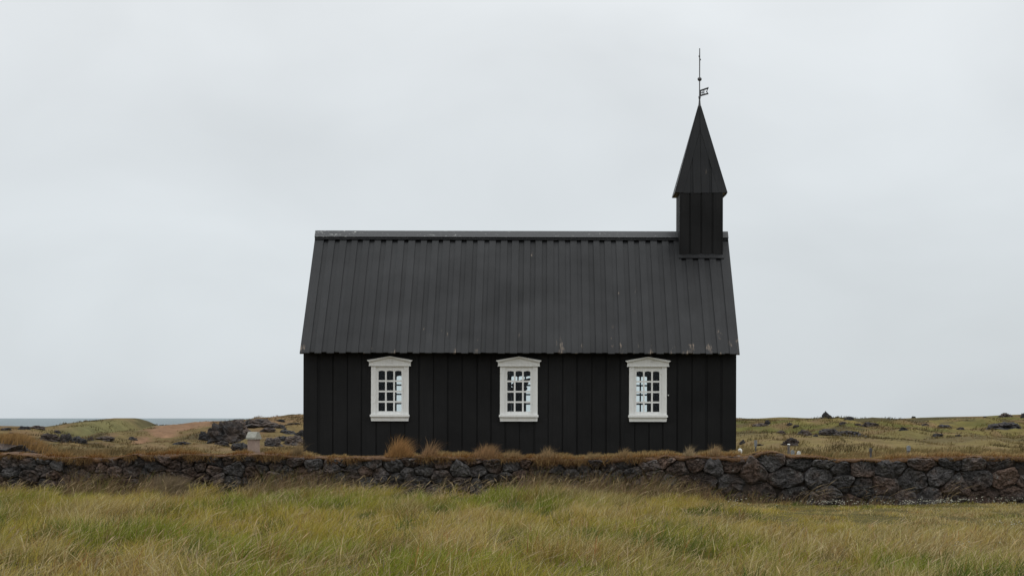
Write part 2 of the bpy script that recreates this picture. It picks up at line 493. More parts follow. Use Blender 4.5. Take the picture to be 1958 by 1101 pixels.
# weatherboards on the wall that faces us; the ones under a window stop at its sill
pitch = 2 * HL / 30.0
mesh_cache = {}
def board_mesh(w, t_, z0, z1, key):
    k = (key, round(w, 3), round(z0, 3), round(z1, 3))
    if k not in mesh_cache:
        mesh_cache[k] = MB().box(-w / 2, w / 2, -t_, 0, z0, z1).mesh('board', M['tar_wall'])
    return mesh_cache[k]
for i in range(30):
    x = -HL + pitch * (i + 0.5)
    w = pitch - random.choice((0.022, 0.030, 0.036, 0.046))
    x += random.uniform(-0.010, 0.010) if 0 < i < 29 else (-0.023 if i == 0 else 0.023)
    top = WALL_TOP - 0.002
    hit = [wx for wx in WIN_X if abs(x - wx) < 0.392 + w / 2]
    parts = []
    if not hit:
        parts.append((x, w, -0.12, top))
    else:
        wx = hit[0]
        full_l, full_r = x - w / 2, x + w / 2
        parts.append((x, w, -0.12, zz(805.6)))
        if full_l < wx - 0.40: parts.append(((full_l + wx - 0.40) / 2, wx - 0.40 - full_l, zz(805.4), top))
        if full_r > wx + 0.40: parts.append(((full_r + wx + 0.40) / 2, full_r - wx - 0.40, zz(805.4), top))
    for px_, w_, z0, z1 in parts:
        if w_ > 0.03:
            place('board', board_mesh(w_, 0.028, z0, z1, 'w'), wall, (px_, -HW + 0.0275 + random.uniform(0.0, 0.008), 0))
for s in (-1, 1):
    b = MB()
    pts = [(-HW + 0.028, -0.12), (HW - 0.028, -0.12), (HW - 0.028, WALL_TOP), (0, RIDGE_L - 0.06), (-HW + 0.028, WALL_TOP)]
    n = len(pts)
    xa, xb = s * HL * 1.0, s * (HL - 0.12)
    b.v = [(xa, y, z) for y, z in pts] + [(xb, y, z) for y, z in pts]
    f = [tuple(range(n)), tuple(range(2 * n - 1, n - 1, -1))] + [((i + 1) % n, i, n + i, n + (i + 1) % n) for i in range(n)]
    b.f = [q if s > 0 else tuple(reversed(q)) for q in f]
    g_ = b.build('gable_wall', M['tar_wall'], church)
    for k in range(18):
        y = -HW + 0.15 + k * 0.30
        if y > HW - 0.1: break
        topz = WALL_TOP + (RIDGE_L - 0.06 - WALL_TOP) * (1 - abs(y) / HW) - 0.12
        place('board', board_mesh(0.25, 0.028, -0.12, topz, 'g'), g_, (s * (HL + 0.0005), y, 0), (0, 0, R(90) * s))
b = MB().box(-HL + 0.12, HL - 0.12, -HW + 0.15, HW - 0.15, -0.1, 0.06)
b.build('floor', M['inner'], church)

# roof
b = MB()
RH = 4.58
for s in (1, -1):
    y0, z0, y1, z1 = s * (EAVE_Y + 0.06), EAVE_Z - 0.03 + 0.055, 0, RIDGE_L - 0.05
    k = len(b.v)
    b.v += [(-RH + 0.01, y0, z0), (RH - 0.01, y0, z0), (RH - 0.01, y1, z1), (-RH + 0.01, y1, z1),
            (-RH + 0.01, y0, z0 - 0.03), (RH - 0.01, y0, z0 - 0.03), (RH - 0.01, y1, z1 - 0.03), (-RH + 0.01, y1, z1 - 0.03)]
    f = [(0, 1, 2, 3), (7, 6, 5, 4), (0, 4, 5, 1), (1, 5, 6, 2), (3, 2, 6, 7), (0, 3, 7, 4)]
    b.f += [tuple(k + i for i in (q if s > 0 else tuple(reversed(q)))) for q in f]
roof = b.build('roof', M['tar_roof'], church)
NB = 36
rp = 2 * RH / NB
def slope_pos(x, v, w):                       # point on the near slope: v up the slope from the eave, w proud of the deck
    return (x, EAVE_Y + v * math.cos(SL) - w * math.sin(SL), EAVE_Z - 0.028 + v * math.sin(SL) + w * math.cos(SL))
under = MB().box(-0.095, 0.095, 0, SLEN - 0.03, 0, 0.024).mesh('board', M['tar_roof'])
over = [MB().box(-w / 2, w / 2, 0, SLEN - 0.03, 0, 0.030).mesh('board', M['tar_roof']) for w in (0.132, 0.142, 0.15)]
edge = MB().box(-0.10, 0.10, 0, SLEN - 0.03, 0, 0.030).mesh('board', M['tar_roof'])
for i in range(NB + 1):
    x = -RH + rp * i
    if 0 < i < NB:
        place('board', under, roof, slope_pos(x, 0.030 + random.uniform(-0.008, 0.008), 0.0), (SL, 0, 0))
for i in range(NB):
    x = -RH + rp * (i + 0.5)
    me_, dx = over[i % 3 if i % 5 else 1], random.uniform(-0.006, 0.006)
    if i == 0: me_, dx = edge, -0.028
    if i == NB - 1: me_, dx = edge, 0.028
    place('board', me_, roof, slope_pos(x + dx, random.uniform(-0.036, -0.016), 0.0245 + random.uniform(0, 0.002)), (SL, 0, R(random.uniform(-0.04, 0.04))))
for s in (1, -1):                              # far slope boards as cap strip carriers: one closed skin
    pass
MB().box(-RH, RH, -0.235, 0.010, 0, 0.018).build('ridge_strip', M['tar_roof'], roof, slope_pos(0, SLEN - 0.005, 0.0575), (SL, 0, 0))
cap = MB().box(-RH - 0.006, RH + 0.006, -0.185, 0.035, 0, 0.028).build('ridge_cap', M['tar_ridge'], roof, slope_pos(0, SLEN - 0.005, 0.0765), (SL, R(0.0), 0))
capf = MB().box(-RH - 0.004, RH + 0.004, -0.185, 0.0, 0, 0.026).build('ridge_cap', M['tar_ridge'], roof, (0, 0.0, RIDGE_L + 0.055), (SL, 0, math.pi))

# windows
def px2(v): return v / SC
def make_window(x, y, rz):
    w = empty('window', (x, y, 0), church)
    w.rotation_euler = (0, 0, rz)
    MBc = MB()
    for s in (-1, 1):
        a, c = sorted((s * 0.302, s * 0.394))
        MBc.box(a, c, -0.034, 0.028, zz(792.6), zz(700.2))
        a, c = sorted((s * 0.298, s * 0.330))
        MBc.box(a, c, -0.042, -0.0345, zz(792.4), zz(700.4))
    MBc.box(-0.30, 0.30, -0.030, 0.028, zz(702.2), zz(700.2))
    MBc.build('casing', M['white'], w)
    p = MB()
    p.prism_y([(-0.436, zz(700)), (0.436, zz(700)), (0.436, zz(692.6)), (0.0, zz(683.8)), (-0.436, zz(692.6))], -0.062, 0.0)
    ped = p.build('pediment', M['white'], w)
    cr = MB()
    for s in (-1, 1):
        pts = [(0, zz(684.0)), (0, zz(681.4)), (s * 0.474, zz(689.0)), (s * 0.474, zz(690.2)), (s * 0.437, zz(692.4))]
        if s > 0: pts = list(reversed(pts))
        cr.prism_y(pts, -0.105, 0.0)
    cr.box(-0.442, 0.442, -0.070, -0.0625, zz(700.4), zz(698.6))
    cr.build('moulding', M['white'], ped)
    sl = MB()
    sl.prism_y([(-0.389, zz(805.2)), (0.389, zz(805.2)), (0.400, zz(797.0)), (-0.400, zz(797.0))], -0.060, 0.0)
    sl.box(-0.413, 0.413, -0.105, 0.0, zz(797.0), zz(793.6))
    sl.prism_y([(-0.413, zz(793.6)), (0.413, zz(793.6)), (0.402, zz(792.3)), (-0.402, zz(792.3))], -0.095, 0.0)
    sl.build('sill', M['white'], w)
    # sash with its glazing bars
    y0, y1 = -0.012, 0.034
    gl, gt, gb = 0.2412, zz(708.9), zz(786.4)
    sa = MB()
    for s in (-1, 1):
        a, c = sorted((s * gl, s * 0.3005))
        sa.box(a, c, y0, y1, zz(792.6), zz(702.0))
    sa.box(-gl, gl, y0, y1, gt, zz(702.0))
    sa.box(-gl, gl, y0, y1, zz(792.6), gb)
    sash = sa.build('sash', M['white'], w)
    bw = px2(3.1)
    pw = (2 * gl - 2 * bw) / 3
    rows, zc = [], gt
    for h in (18.2, 16.5, 16.5, 16.4):
        rows.append((zc - px2(h), zc)); zc -= px2(h) + px2(3.3)
    bars = MB()
    for k in (1, 2):
        xa = -gl + k * pw + (k - 1) * bw
        bars.box(xa, xa + bw, y0 + 0.006, y1 - 0.004, gb, gt)
    for c in range(3):
        xa = -gl + c * (pw + bw)
        for r in range(3):
            bars.box(xa, xa + pw, y0 + 0.009, y1 - 0.006, rows[r + 1][1], rows[r][0])
        # arched head of the top pane
        zt, rad = rows[0][1], 0.021
        rise = 0.009
        for s in (0, 1):
            xo = xa if s == 0 else xa + pw
            sg = 1 if s == 0 else -1
            arc = [(xo, zt - rad - rise)]
            for q in range(5):
                a = math.pi - q * math.pi / 8
                arc.append((xo + sg * (rad + rad * math.cos(a)), zt - rad - rise + rad * math.sin(a)))
            arc.append((xo + sg * pw / 2, zt))
            arc.append((xo, zt))
            pts = arc if sg < 0 else list(reversed(arc))
            pts = pts[:-1] if pts[0] == pts[-1] else pts
            bars.prism_y(list(reversed(pts)) if sg < 0 else list(reversed(pts)), y0 + 0.004, y1 - 0.003)
    bars.build('glazing_bar', M['white'], w)
    for r in range(4):
        for c in range(3):
            xc = -gl + c * (pw + bw) + pw / 2
            k = ('pane', r == 0)
            if k not in mesh_cache:
                h = rows[r][1] - rows[r][0] + 0.012
                mesh_cache[k] = MB().box(-pw / 2 - 0.005, pw / 2 + 0.005, -0.0015, 0.0015, -h / 2, h / 2).mesh('pane', M['glass'])
            place('pane', mesh_cache[k], w, (xc, 0.012, (rows[r][0] + rows[r][1]) / 2))
    return w
for x in WIN_X: make_window(x, -HW, 0)
for x in WIN_X: make_window(x, HW, math.pi)
hk = MB().lathe([(0.012, 0), (0.016, 0.02), (0.010, 0.04), (0.004, 0.05)], 8)
hk.build('shutter_hook', M['white_stone'], church, ((1277.3 - VX) / SC - CX, -HW + 0.0005, zz(755)), (R(90), 0, 0))

# tower
TX, TW, TD = 3.952, 0.477, 0.57
TZ0, TZ1 = RIDGE_L - 0.75, 6.262
b = MB().box(TX - TW + 0.024, TX + TW - 0.024, -TD + 0.024, TD - 0.024, TZ0, TZ1)
tower = b.build('tower', M['tar_wall'], church)
tb_w = 0.205
for k in range(4):
    x = TX - TW + 0.105 + k * (2 * TW - 0.21) / 3
    place('board', board_mesh(tb_w, 0.024, RIDGE_L - 0.62, TZ1, 't'), tower, (x, -TD + 0.0235, 0))
for s in (-1, 1):
    for k in range(4):
        y = -TD + 0.105 + k * (2 * TD - 0.21) / 3
        zb = RIDGE_L - abs(y) * 0.9525 - 0.05
        place('board', board_mesh(0.235, 0.024, zb, TZ1, 'ts'), tower, (TX + s * (TW - 0.0235), y, 0), (0, 0, R(90) * s))
fl = MB().box(-TW - 0.02, TW + 0.02, -0.10, 0.012, 0, 0.016).build('flashing', M['tar_roof'], tower,
        slope_pos(TX, (EAVE_Y * -1 - TD) / math.cos(SL), 0.0565), (SL, 0, 0))
# spire
SB, SZ0, SZ1 = 0.556, 6.255, 8.275
spire_mb = MB()
prof = [(SB - 0.02, SZ0), (SB * 0.66, SZ0 + (SZ1 - SZ0) * 0.335), (SB * 0.33, SZ0 + (SZ1 - SZ0) * 0.662), (0.012, SZ1 - 0.02)]
for r, z in prof:
    spire_mb.v += [(-r, -r, z), (r, -r, z), (r, r, z), (-r, r, z)]
for i in range(len(prof) - 1):
    for k in range(4):
        k2 = (k + 1) % 4
        spire_mb.f.append((i * 4 + k, i * 4 + k2, i * 4 + 4 + k2, i * 4 + 4 + k))
spire_mb.f += [(3, 2, 1, 0), (12, 13, 14, 15)]
spire = spire_mb.build('spire', M['tar_roof'], church, (TX, 0, 0))
sl_h = math.hypot(SZ1 - SZ0, SB)
sl_a = math.atan2(SZ1 - SZ0, SB)
hipw = 0.165
def tri_u(v): return SB * (1 - v / sl_h)
def clip_board(u0, u1, inset, v0=0.0):
    """board between u0 and u1 on a spire face, cut off by the hip boards"""
    lim = lambda u: sl_h * (1 - (abs(u) + inset) / SB)
    if u0 < 0 < u1:
        pts = [(u0, v0), (u1, v0), (u1, lim(u1)), (0, lim(0)), (u0, lim(u0))]
    else:
        pts = [(u0, v0), (u1, v0), (u1, lim(u1)), (u0, lim(u0))]
    pts = [(u, max(v, v0)) for u, v in pts]
    out = []
    for p in pts:
        if not out or (abs(p[0] - out[-1][0]) + abs(p[1] - out[-1][1])) > 1e-4: out.append(p)
    return out
face_boards = [clip_board(-0.172, -0.004, hipw, -0.012), clip_board(0.004, 0.176, hipw, -0.006),
               clip_board(-0.385, -0.240, hipw, -0.010), clip_board(0.240, 0.385, hipw, -0.004)]
for s in (-1, 1):
    pts = [(s * (SB), 0.0), (s * 0.006, sl_h - 0.03), (s * 0.006, sl_h * (1 - hipw / SB)), (s * (SB - hipw), 0.0)]
    pts = [(u, v) for u, v in pts]
    face_boards.append(pts if s > 0 else list(reversed(pts)))
fmesh = []
for j, pts in enumerate(face_boards):
    fmesh.append(MB().prism_z(pts, 0.0, 0.022 if j < 4 else 0.026).mesh('board', M['tar_roof']))
for k in range(4):
    ang = k * math.pi / 2
    for me_ in fmesh:
        o = bpy.data.objects.new('board', me_)
        from mathutils import Matrix
        base = Matrix.Rotation(ang, 4, 'Z') @ Matrix.Translation((0, -SB, SZ0)) @ Matrix.Rotation(sl_a, 4, 'X')
        o.matrix_local = base
        link(o, spire)
        o.matrix_local = base
# weathervane on the spire
VS = F_PX / CY
vz = lambda y: (HY - y) / VS + CAM_Z - CZ
vane = MB().lathe([(0.012, vz(205)), (0.012, vz(110)), (0.010, vz(92))], 8).build('weathervane', M['iron'], church, (TX, 0, 0))
MB().lathe([(0.042, vz(214)), (0.030, vz(203)), (0.022, vz(196)), (0.016, vz(190)), (0.026, vz(186.5)), (0.026, vz(184)), (0.014, vz(182.5))], 10).build('collar', M['iron'], vane, smooth=True)
prof = [(0.047 * math.sin(math.pi * k / 10) + 0.0005, vz(151) - 0.047 * math.cos(math.pi * k / 10)) for k in range(11)]
MB().lathe(prof, 14).build('ball', M['iron'], vane, smooth=True)
for dx, y in ((-0.012, 107.2), (0.014, 113.6)):
    MB().lathe([(0.008, vz(y) - 0.02), (0.016, vz(y)), (0.008, vz(y) + 0.02)], 8, (dx, 0)).build('stud', M['iron'], vane)
pn = MB()
def pbar(quad): pn.prism_y([((x - 1335.2) / VS, vz(y)) for x, y in quad], -0.006, 0.006)
pbar([(1335.0, 184.6), (1338.2, 183.6), (1338.2, 170.9), (1335.0, 171.8)])                 # edge along the rod
pbar([(1337.6, 174.0), (1352.0, 169.6), (1352.6, 165.9), (1337.6, 171.0)])                 # top edge
pbar([(1337.6, 183.8), (1352.6, 179.6), (1351.0, 176.9), (1337.6, 180.6)])                 # bottom edge
pbar([(1342.6, 180.2), (1344.3, 179.8), (1344.3, 171.0), (1342.6, 171.6)])                 # between the two letters
pbar([(1339.9, 181.0), (1340.9, 180.7), (1340.9, 171.8), (1339.9, 172.1)])                 # bar inside the first letter
pbar([(1338.0, 178.0), (1342.8, 176.6), (1342.8, 175.2), (1338.0, 176.6)])
pbar([(1347.6, 176.0), (1350.0, 175.2), (1350.0, 173.0), (1347.6, 173.6)])                 # inside of the C
pbar([(1349.6, 175.2), (1352.0, 178.0), (1349.4, 178.2), (1348.8, 176.2)])
pbar([(1350.0, 173.0), (1352.0, 168.2), (1349.6, 169.0), (1349.0, 173.2)])
pn.build('pennant', M['iron'], vane)

# pulpit seen through the middle window
pc = to_world(992, 799, 47.0)
pulpit = empty('pulpit', (float(pc[0]), 47.0, CZ + 0.06))
tag(pulpit, 'dark pulpit inside the church seen through the middle window', 'pulpit')
b = MB()
oct_ = lambda r, n=8: [(r * math.cos(2 * math.pi * (k + .5) / n), r * math.sin(2 * math.pi * (k + .5) / n)) for k in range(n)]
b.lathe([(0.17, 0.0), (0.17, 0.10), (0.11, 0.14), (0.11, 0.75), (0.165, 0.86), (0.165, 1.86), (0.19, 1.88), (0.19, 1.93)], 8)
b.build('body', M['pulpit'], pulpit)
b = MB()
b.prism_y([(-0.14, 1.935), (0.17, 1.935), (0.27, 2.14), (-0.09, 2.06), (-0.17, 1.98)], -0.16, 0.16)
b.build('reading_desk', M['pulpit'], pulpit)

# ------------------------------------------------------------------ dry-stone wall
WY = 39.4
WS = F_PX / WY
TOP_PX = np.array([-400, 0, 60, 120, 200, 260, 350, 420, 480, 540, 610, 700, 800, 900, 1000, 1100, 1200, 1300, 1380, 1430, 1455, 1485, 1510, 1560, 1605, 1700, 1780, 1880, 1958, 2400], float)
TOP_PY = np.array([870, 870, 872, 876, 877, 872, 869, 872, 871, 872, 877, 876, 874, 876, 878, 879, 876, 873, 873, 873, 866, 866, 873, 874, 880, 879, 875, 873, 876, 876], float)
def wall_top(X):
    px = VX + np.asarray(X, float) * WS
    return CAM_Z + (HY - np.interp(px, TOP_PX, TOP_PY)) / WS
X0, X1 = -12.2, 10.9
wall_root = empty('stone_wall', ((X0 + X1) / 2, WY + 0.4, 0.0))
tag(wall_root, 'low dry-stone wall of dark lava stones capped with turf across the foreground', 'wall')
WO = wall_root.location
def rad_at(x): return 0.215 + 0.15 * sm((x - 0.8) / 3.6)
seeds = []
tries = 0
while tries < 26000:
    tries += 1
    x = random.uniform(X0, X1); z = random.uniform(-0.08, float(wall_top(x)) - 0.03)
    r = float(rad_at(x)) * random.choice((0.8, 0.9, 1.0, 1.2, 1.5)) * (1.25 if tries < 1500 else 1.0)
    if all(((x - a) ** 2 + ((z - c) * 1.3) ** 2) > (0.5 * (r + q)) ** 2 for a, c, q in seeds):
        seeds.append((x, z, r))
def clip(poly, p, q):
    """keep the side of the bisector that is nearer to p (z stretched)"""
    mx, mz = (p[0] + q[0]) / 2, (p[1] + q[1]) / 2
    nx_, nz_ = q[0] - p[0], q[1] - p[1]
    out = []
    for i in range(len(poly)):
        a, c = poly[i], poly[(i + 1) % len(poly)]
        da = (a[0] - mx) * nx_ + (a[1] - mz) * nz_
        dc = (c[0] - mx) * nx_ + (c[1] - mz) * nz_
        if da <= 0: out.append(a)
        if (da < 0) != (dc < 0) and abs(da - dc) > 1e-9:
            s_ = da / (da - dc)
            out.append((a[0] + (c[0] - a[0]) * s_, a[1] + (c[1] - a[1]) * s_))
    return out
def stone_mesh(poly, seed, c):
    n0 = len(poly)
    cx_ = sum(p[0] for p in poly) / n0; cz_ = sum(p[1] for p in poly) / n0
    # round the corners, then resample finely
    pts = poly
    for _ in range(1):
        q = []
        for i in range(len(pts)):
            a, d = pts[i], pts[(i + 1) % len(pts)]
            q.append((a[0] * .84 + d[0] * .16, a[1] * .84 + d[1] * .16)); q.append((a[0] * .16 + d[0] * .84, a[1] * .16 + d[1] * .84))
        pts = q
    L = [0]
    for i in range(len(pts)):
        a, d = pts[i], pts[(i + 1) % len(pts)]
        L.append(L[-1] + math.hypot(a[0] - d[0], a[1] - d[1]))
    N = 30
    ring = []
    for k in range(N):
        s_ = L[-1] * k / N
        i = max(j for j in range(len(pts)) if L[j] <= s_ + 1e-9)
        a, d = pts[i], pts[(i + 1) % len(pts)]
        u = (s_ - L[i]) / max(1e-6, L[i + 1] - L[i])
        ring.append((a[0] + (d[0] - a[0]) * u - cx_, a[1] + (d[1] - a[1]) * u - cz_))
    size = math.sqrt(sum(math.hypot(*p) for p in ring) / N)
    gap = random.uniform(0.95, 1.03)
    proud = random.uniform(0.035, 0.105)
    tx, tz = random.uniform(-0.3, 0.3), random.uniform(-0.35, 0.2)
    prof = [(0.80, 0.20), (0.98, 0.06), (1.0, 0.0), (0.95, -0.55 * proud), (0.80, -0.88 * proud), (0.58, -0.97 * proud), (0.30, -1.0 * proud)]
    v, f = [], []
    for sc_, dy in prof:
        for (x, z) in ring:
            nv = Vector((x * sc_ * 5 + seed, z * sc_ * 5, dy * 6))
            d = mnoise.noise(nv) * 0.13 + mnoise.noise(nv * 2.7) * 0.10 + mnoise.noise(nv * 6.3) * 0.04
            xx, zz_ = x * sc_ * gap * (1 + d), z * sc_ * gap * (1 + d)
            yy = dy + (tx * xx + tz * zz_) * (1 if dy < 0 else 0.3) + mnoise.noise(nv * 1.6 + Vector((9, 3, 1))) * 0.05 + mnoise.noise(nv * 4.1) * 0.042 + mnoise.noise(nv * 8.3) * 0.022
            v.append((xx, yy, zz_))
    v.append((0, -proud, 0))
    for i in range(len(prof) - 1):
        for k in range(N):
            k2 = (k + 1) % N
            f.append((i * N + k, i * N + k2, (i + 1) * N + k2, (i + 1) * N + k))
    for k in range(N):
        f.append(((len(prof) - 1) * N + k, (len(prof) - 1) * N + (k + 1) % N, len(prof) * N))
    f.append(tuple(reversed(range(N))))
    me = bpy.data.meshes.new('stone'); me.from_pydata(v, [], f)
    me.polygons.foreach_set('use_smooth', [False] * len(f))
    me.materials.append(M['stone']); me.update()
    return me, (cx_, cz_)
stones = []
ZS = 1.3
for i, (x, z, r) in enumerate(seeds):
    tp = float(wall_top(x)) - 0.005
    poly = [(x - 0.55, -0.16 * ZS), (x + 0.55, -0.16 * ZS), (x + 0.55, tp * ZS), (x - 0.55, tp * ZS)]
    for j, (a, c, q) in enumerate(seeds):
        if i != j and abs(a - x) < 1.3:
            poly = clip(poly, (x, z * ZS), (a, c * ZS))
            if len(poly) < 3: break
    if len(poly) < 3: continue
    poly = [(p[0], p[1] / ZS) for p in poly]
    me, c = stone_mesh(poly, i * 3.7, None)
    place('stone', me, wall_root, (c[0] - WO.x, -0.4 + random.uniform(-0.02, 0.03), c[1]))
b = MB()
xs = np.linspace(X0, X1, 120)
for x in xs:
    tz = float(wall_top(x)) - 0.03
    b.v += [(x - WO.x, -0.375, -0.2), (x - WO.x, -0.355, tz), (x - WO.x, 0.40, tz), (x - WO.x, 0.42, -0.2)]
for i in range(len(xs) - 1):
    for k in range(4):
        k2 = (k + 1) % 4
        b.f.append((i * 4 + k, i * 4 + k2, i * 4 + 4 + k2, i * 4 + 4 + k))
b.f += [(3, 2, 1, 0), tuple((len(xs) - 1) * 4 + k for k in range(4))]
b.build('wall_core', M['core'], wall_root)
# turf cap: a lumpy sod with a ragged lip hanging over the stones
nxs, nys = 420, 14
txs = np.linspace(X0, X1, nxs)
tv = np.zeros((nys, nxs, 3))
for j in range(nys):
    u = j / (nys - 1)
    if j == 0:    yy, dz = -0.44, -0.045
    elif j == 1:  yy, dz = -0.470, -0.022
    elif j == 2:  yy, dz = -0.455, 0.000
    else:
        yy = -0.43 + (u - 3 / 13) * 1.13; dz = 0.006 + 0.025 * math.sin(math.pi * min(1, (u - 2 / 13) / (11 / 13)))
    rag = fbm(txs * 3.1, txs * 0 + 3.0, 71, 4) - 0.5
    lump = fbm(txs * 1.6, np.full(nxs, u * 2.0), 75, 4) - 0.5
    tv[j, :, 0] = txs - WO.x
    tv[j, :, 1] = yy + 0.05 * lump
    tv[j, :, 2] = wall_top(txs) + dz + lump * 0.05 + (rag * 0.16 if j < 2 else rag * 0.06)
tv[-1, :, 2] -= 0.06
V2 = tv.reshape(-1, 3)
ii = np.arange(nxs * nys).reshape(nys, nxs)
F2 = np.stack([ii[:-1, :-1], ii[:-1, 1:], ii[1:, 1:], ii[1:, :-1]], -1).reshape(-1, 4)
me = np_mesh('turf_cap', V2, F2.ravel(), np.arange(len(F2)) * 4, None, M['turf'])
tag(place('turf_cap', me, wall_root), kind='stuff')

# ------------------------------------------------------------------ lava rocks and graves behind the wall
def rock_mesh(w, d, h, seed, jag, peak=0.0):
    import bmesh
    bm = bmesh.new()
    bmesh.ops.create_icosphere(bm, subdivisions=4, radius=1.0)
    for v in bm.verts:
        p = v.co.copy()
        q = p * 1.15 + Vector((seed * 5.3, seed * 1.7, seed * 3.1))
        n = mnoise.noise(q) * 0.42 + (0.5 - abs(mnoise.noise(q * 2.3))) * 0.42 + mnoise.noise(q * 5.1) * 0.20 * jag + mnoise.noise(q * 10.0) * 0.09 * jag
        p = p * (0.74 + n * 1.25 * jag)
        if p.z < 0:
            f_ = 1.0 + 0.55 * min(1.0, -p.z); p.x *= f_; p.y *= f_; p.z *= 0.75
        elif peak:
            f_ = max(0.12, 1.0 - peak * p.z); p.x = p.x * f_ - 0.25 * p.z; p.y *= f_; p.z *= 1.5
        v.co = Vector((p.x * w / 2, p.y * d / 2, p.z * h * 0.62 + h * 0.30))
    me = bpy.data.meshes.new('lava_rock'); bm.to_mesh(me); bm.free()
    me.polygons.foreach_set('use_smooth', [False] * len(me.polygons))
    me.materials.append(M['lava']); me.update()
    return me
def rock(name, px, py, w, h, seed, label, group=None, jag=1.0, y=None, cat='rock', peak=0.0):
    if y is None: X, Y, Z = ground_hit(px, py)
    else:
        X, Y = (px - VX) * y / F_PX, y; Z = float(ground_h(X, Y))
    s = Y / F_PX
    o = place(name, rock_mesh(w * s * 1.15, w * s * 0.95, h * s * 1.3, seed, jag, peak), None, (X, Y + w * s * 0.3, Z - h * s * 0.22), (0, 0, random.uniform(-0.5, 0.5)))
    return tag(o, label, cat, group)
big = [
    ('lava_outcrop', 430, 846, 66, 40, 'broad black lava outcrop on the sandy mound left of the church'),
    ('lava_outcrop', 449, 824, 44, 24, 'black lava crag capping the sandy mound behind the broad outcrop'),
    ('lava_outcrop', 500, 815, 56, 13, 'long low lava ledge on the skyline just left of the church'),
    ('lava_rock', 388, 842, 20, 15, 'single dark rock on the bare red-brown sand slope'),
    ('lava_rock', 350, 850, 28, 7, 'flat dark stone on the meadow below the sand slope'),
    ('lava_rock', 424, 852, 24, 9, 'flat dark stone on the meadow below the broad black outcrop'),
    ('lava_rock', 459, 862, 34, 15, 'dark slanting rock just left of the gabled stone pillar'),
    ('lava_rock', 522, 853, 30, 18, 'rounded dark rock just right of the gabled stone pillar'),
    ('lava_rock', 562, 850, 40, 20, 'broad dark rock touching the left corner of the church'),
    ('lava_rock', 548, 829, 30, 8, 'low dark rock on the brown slope above the rock at the church corner'),
    ('lava_rock', 512, 826, 26, 10, 'slanted dark rock on the brown slope behind the gabled pillar'),
    ('lava_rock', 127, 845, 20, 20, 'upright dark lava block left of the green dune'),
    ('lava_rock', 92, 842, 34, 15, 'broad jagged lava rock at the far left meadow edge'),
    ('lava_rock', 148, 847, 28, 13, 'low jagged lava rock right of the upright lava block'),
    ('lava_rock', 172, 842, 11, 8, 'small pointed dark rock at the foot of the green dune'),
    ('lava_rock', 198, 842, 32, 8, 'long flat dark rock at the foot of the green dune'),
    ('lava_rock', 252, 841, 15, 7, 'small flat dark rock right of the green dune foot'),
    ('lava_rock', 1582, 800, 20, 11, 'pointed lava rock standing on the skyline right of the church'),
    ('lava_rock', 1625, 802, 18, 6, 'low dark rock on the skyline right of the pointed rock'),
    ('lava_outcrop', 1512, 852, 28, 15, 'dark lava outcrop behind the thin capped post'),
    ('lava_outcrop', 1588, 832, 34, 14, 'rugged dark outcrop in the middle of the right hillside'),
    ('lava_outcrop', 1622, 833, 52, 10, 'long low dark outcrop extending right of the rugged one'),
    ('lava_outcrop', 1925, 820, 54, 12, 'long dark rocky band near the right edge of the hillside'),
    ('lava_rock', 1924, 797, 22, 9, 'dark rock on the skyline near the right edge'),
    ('lava_rock', 1957, 799, 10, 10, 'dark rock on the skyline cut off by the right edge'),
    ('lava_rock', 1457, 815, 30, 7, 'flat dark ledge rock high on the hillside beside the church'),
]
for k, (nm, px, py, w, h, lb) in enumerate(big):
    rock(nm, px, py, w, h, k + 1, lb, jag=0.9, peak=0.75 if 'pointed lava' in lb else 0.0)
small = [(1467, 812, 12, 9, 'small lump of rock on the right end of the flat ledge'),
         (1510, 813, 11, 5, 'small dark rock above the outcrop behind the capped post'),
         (1523, 817, 12, 6, 'small dark rock lower right of its twin above the capped post'),
         (1612, 811, 12, 6, 'small dark rock below the low skyline rock'),
         (1668, 815, 30, 8, 'wide low dark rock high on the slope right of the long low outcrop'),
         (1495, 830, 18, 8, 'dark rock on the slope left of the capped post and above it'),
         (1540, 832, 24, 9, 'dark rock on the slope just left of the rugged outcrop'),
         (1420, 848, 9, 7, 'small dark rock above the small white post at the church corner'),
         (1452, 852, 16, 4, 'flat dark rock right behind the plaque on the thin post'),
         (1728, 822, 14, 6, 'small dark rock on the slope above the thick grey post'),
         (1770, 813, 12, 4, 'small flat dark rock high on the slope right of the grey post'),
         (1806, 818, 26, 7, 'broad low dark rock midway along the right slope'),
         (1793, 834, 20, 7, 'low dark rock in the pale meadow right of the thick grey post'),
         (1834, 834, 10, 4, 'tiny dark rock in the pale meadow, rightmost of two'),
         (1838, 820, 12, 4, 'small dark rock just right of the broad low rock on the right slope'),
         (1748, 799, 8, 4, 'tiny dark rock on the skyline above the thick grey post'),
         (1884, 798, 6, 3, 'tiny dark rock on the skyline left of the right-edge rocks'),
         (1560, 834, 8, 5, 'tiny dark rock between the rugged outcrop and its left neighbour'),
         (1640, 813, 14, 4, 'small flat rock just left of the wide low rock high on the slope')]
for k, (px, py, w, h, lb) in enumerate(small):
    rock('lava_rock', px, py, w, h, 60 + k, lb, 'small lava rocks on the right hillside', jag=0.9)
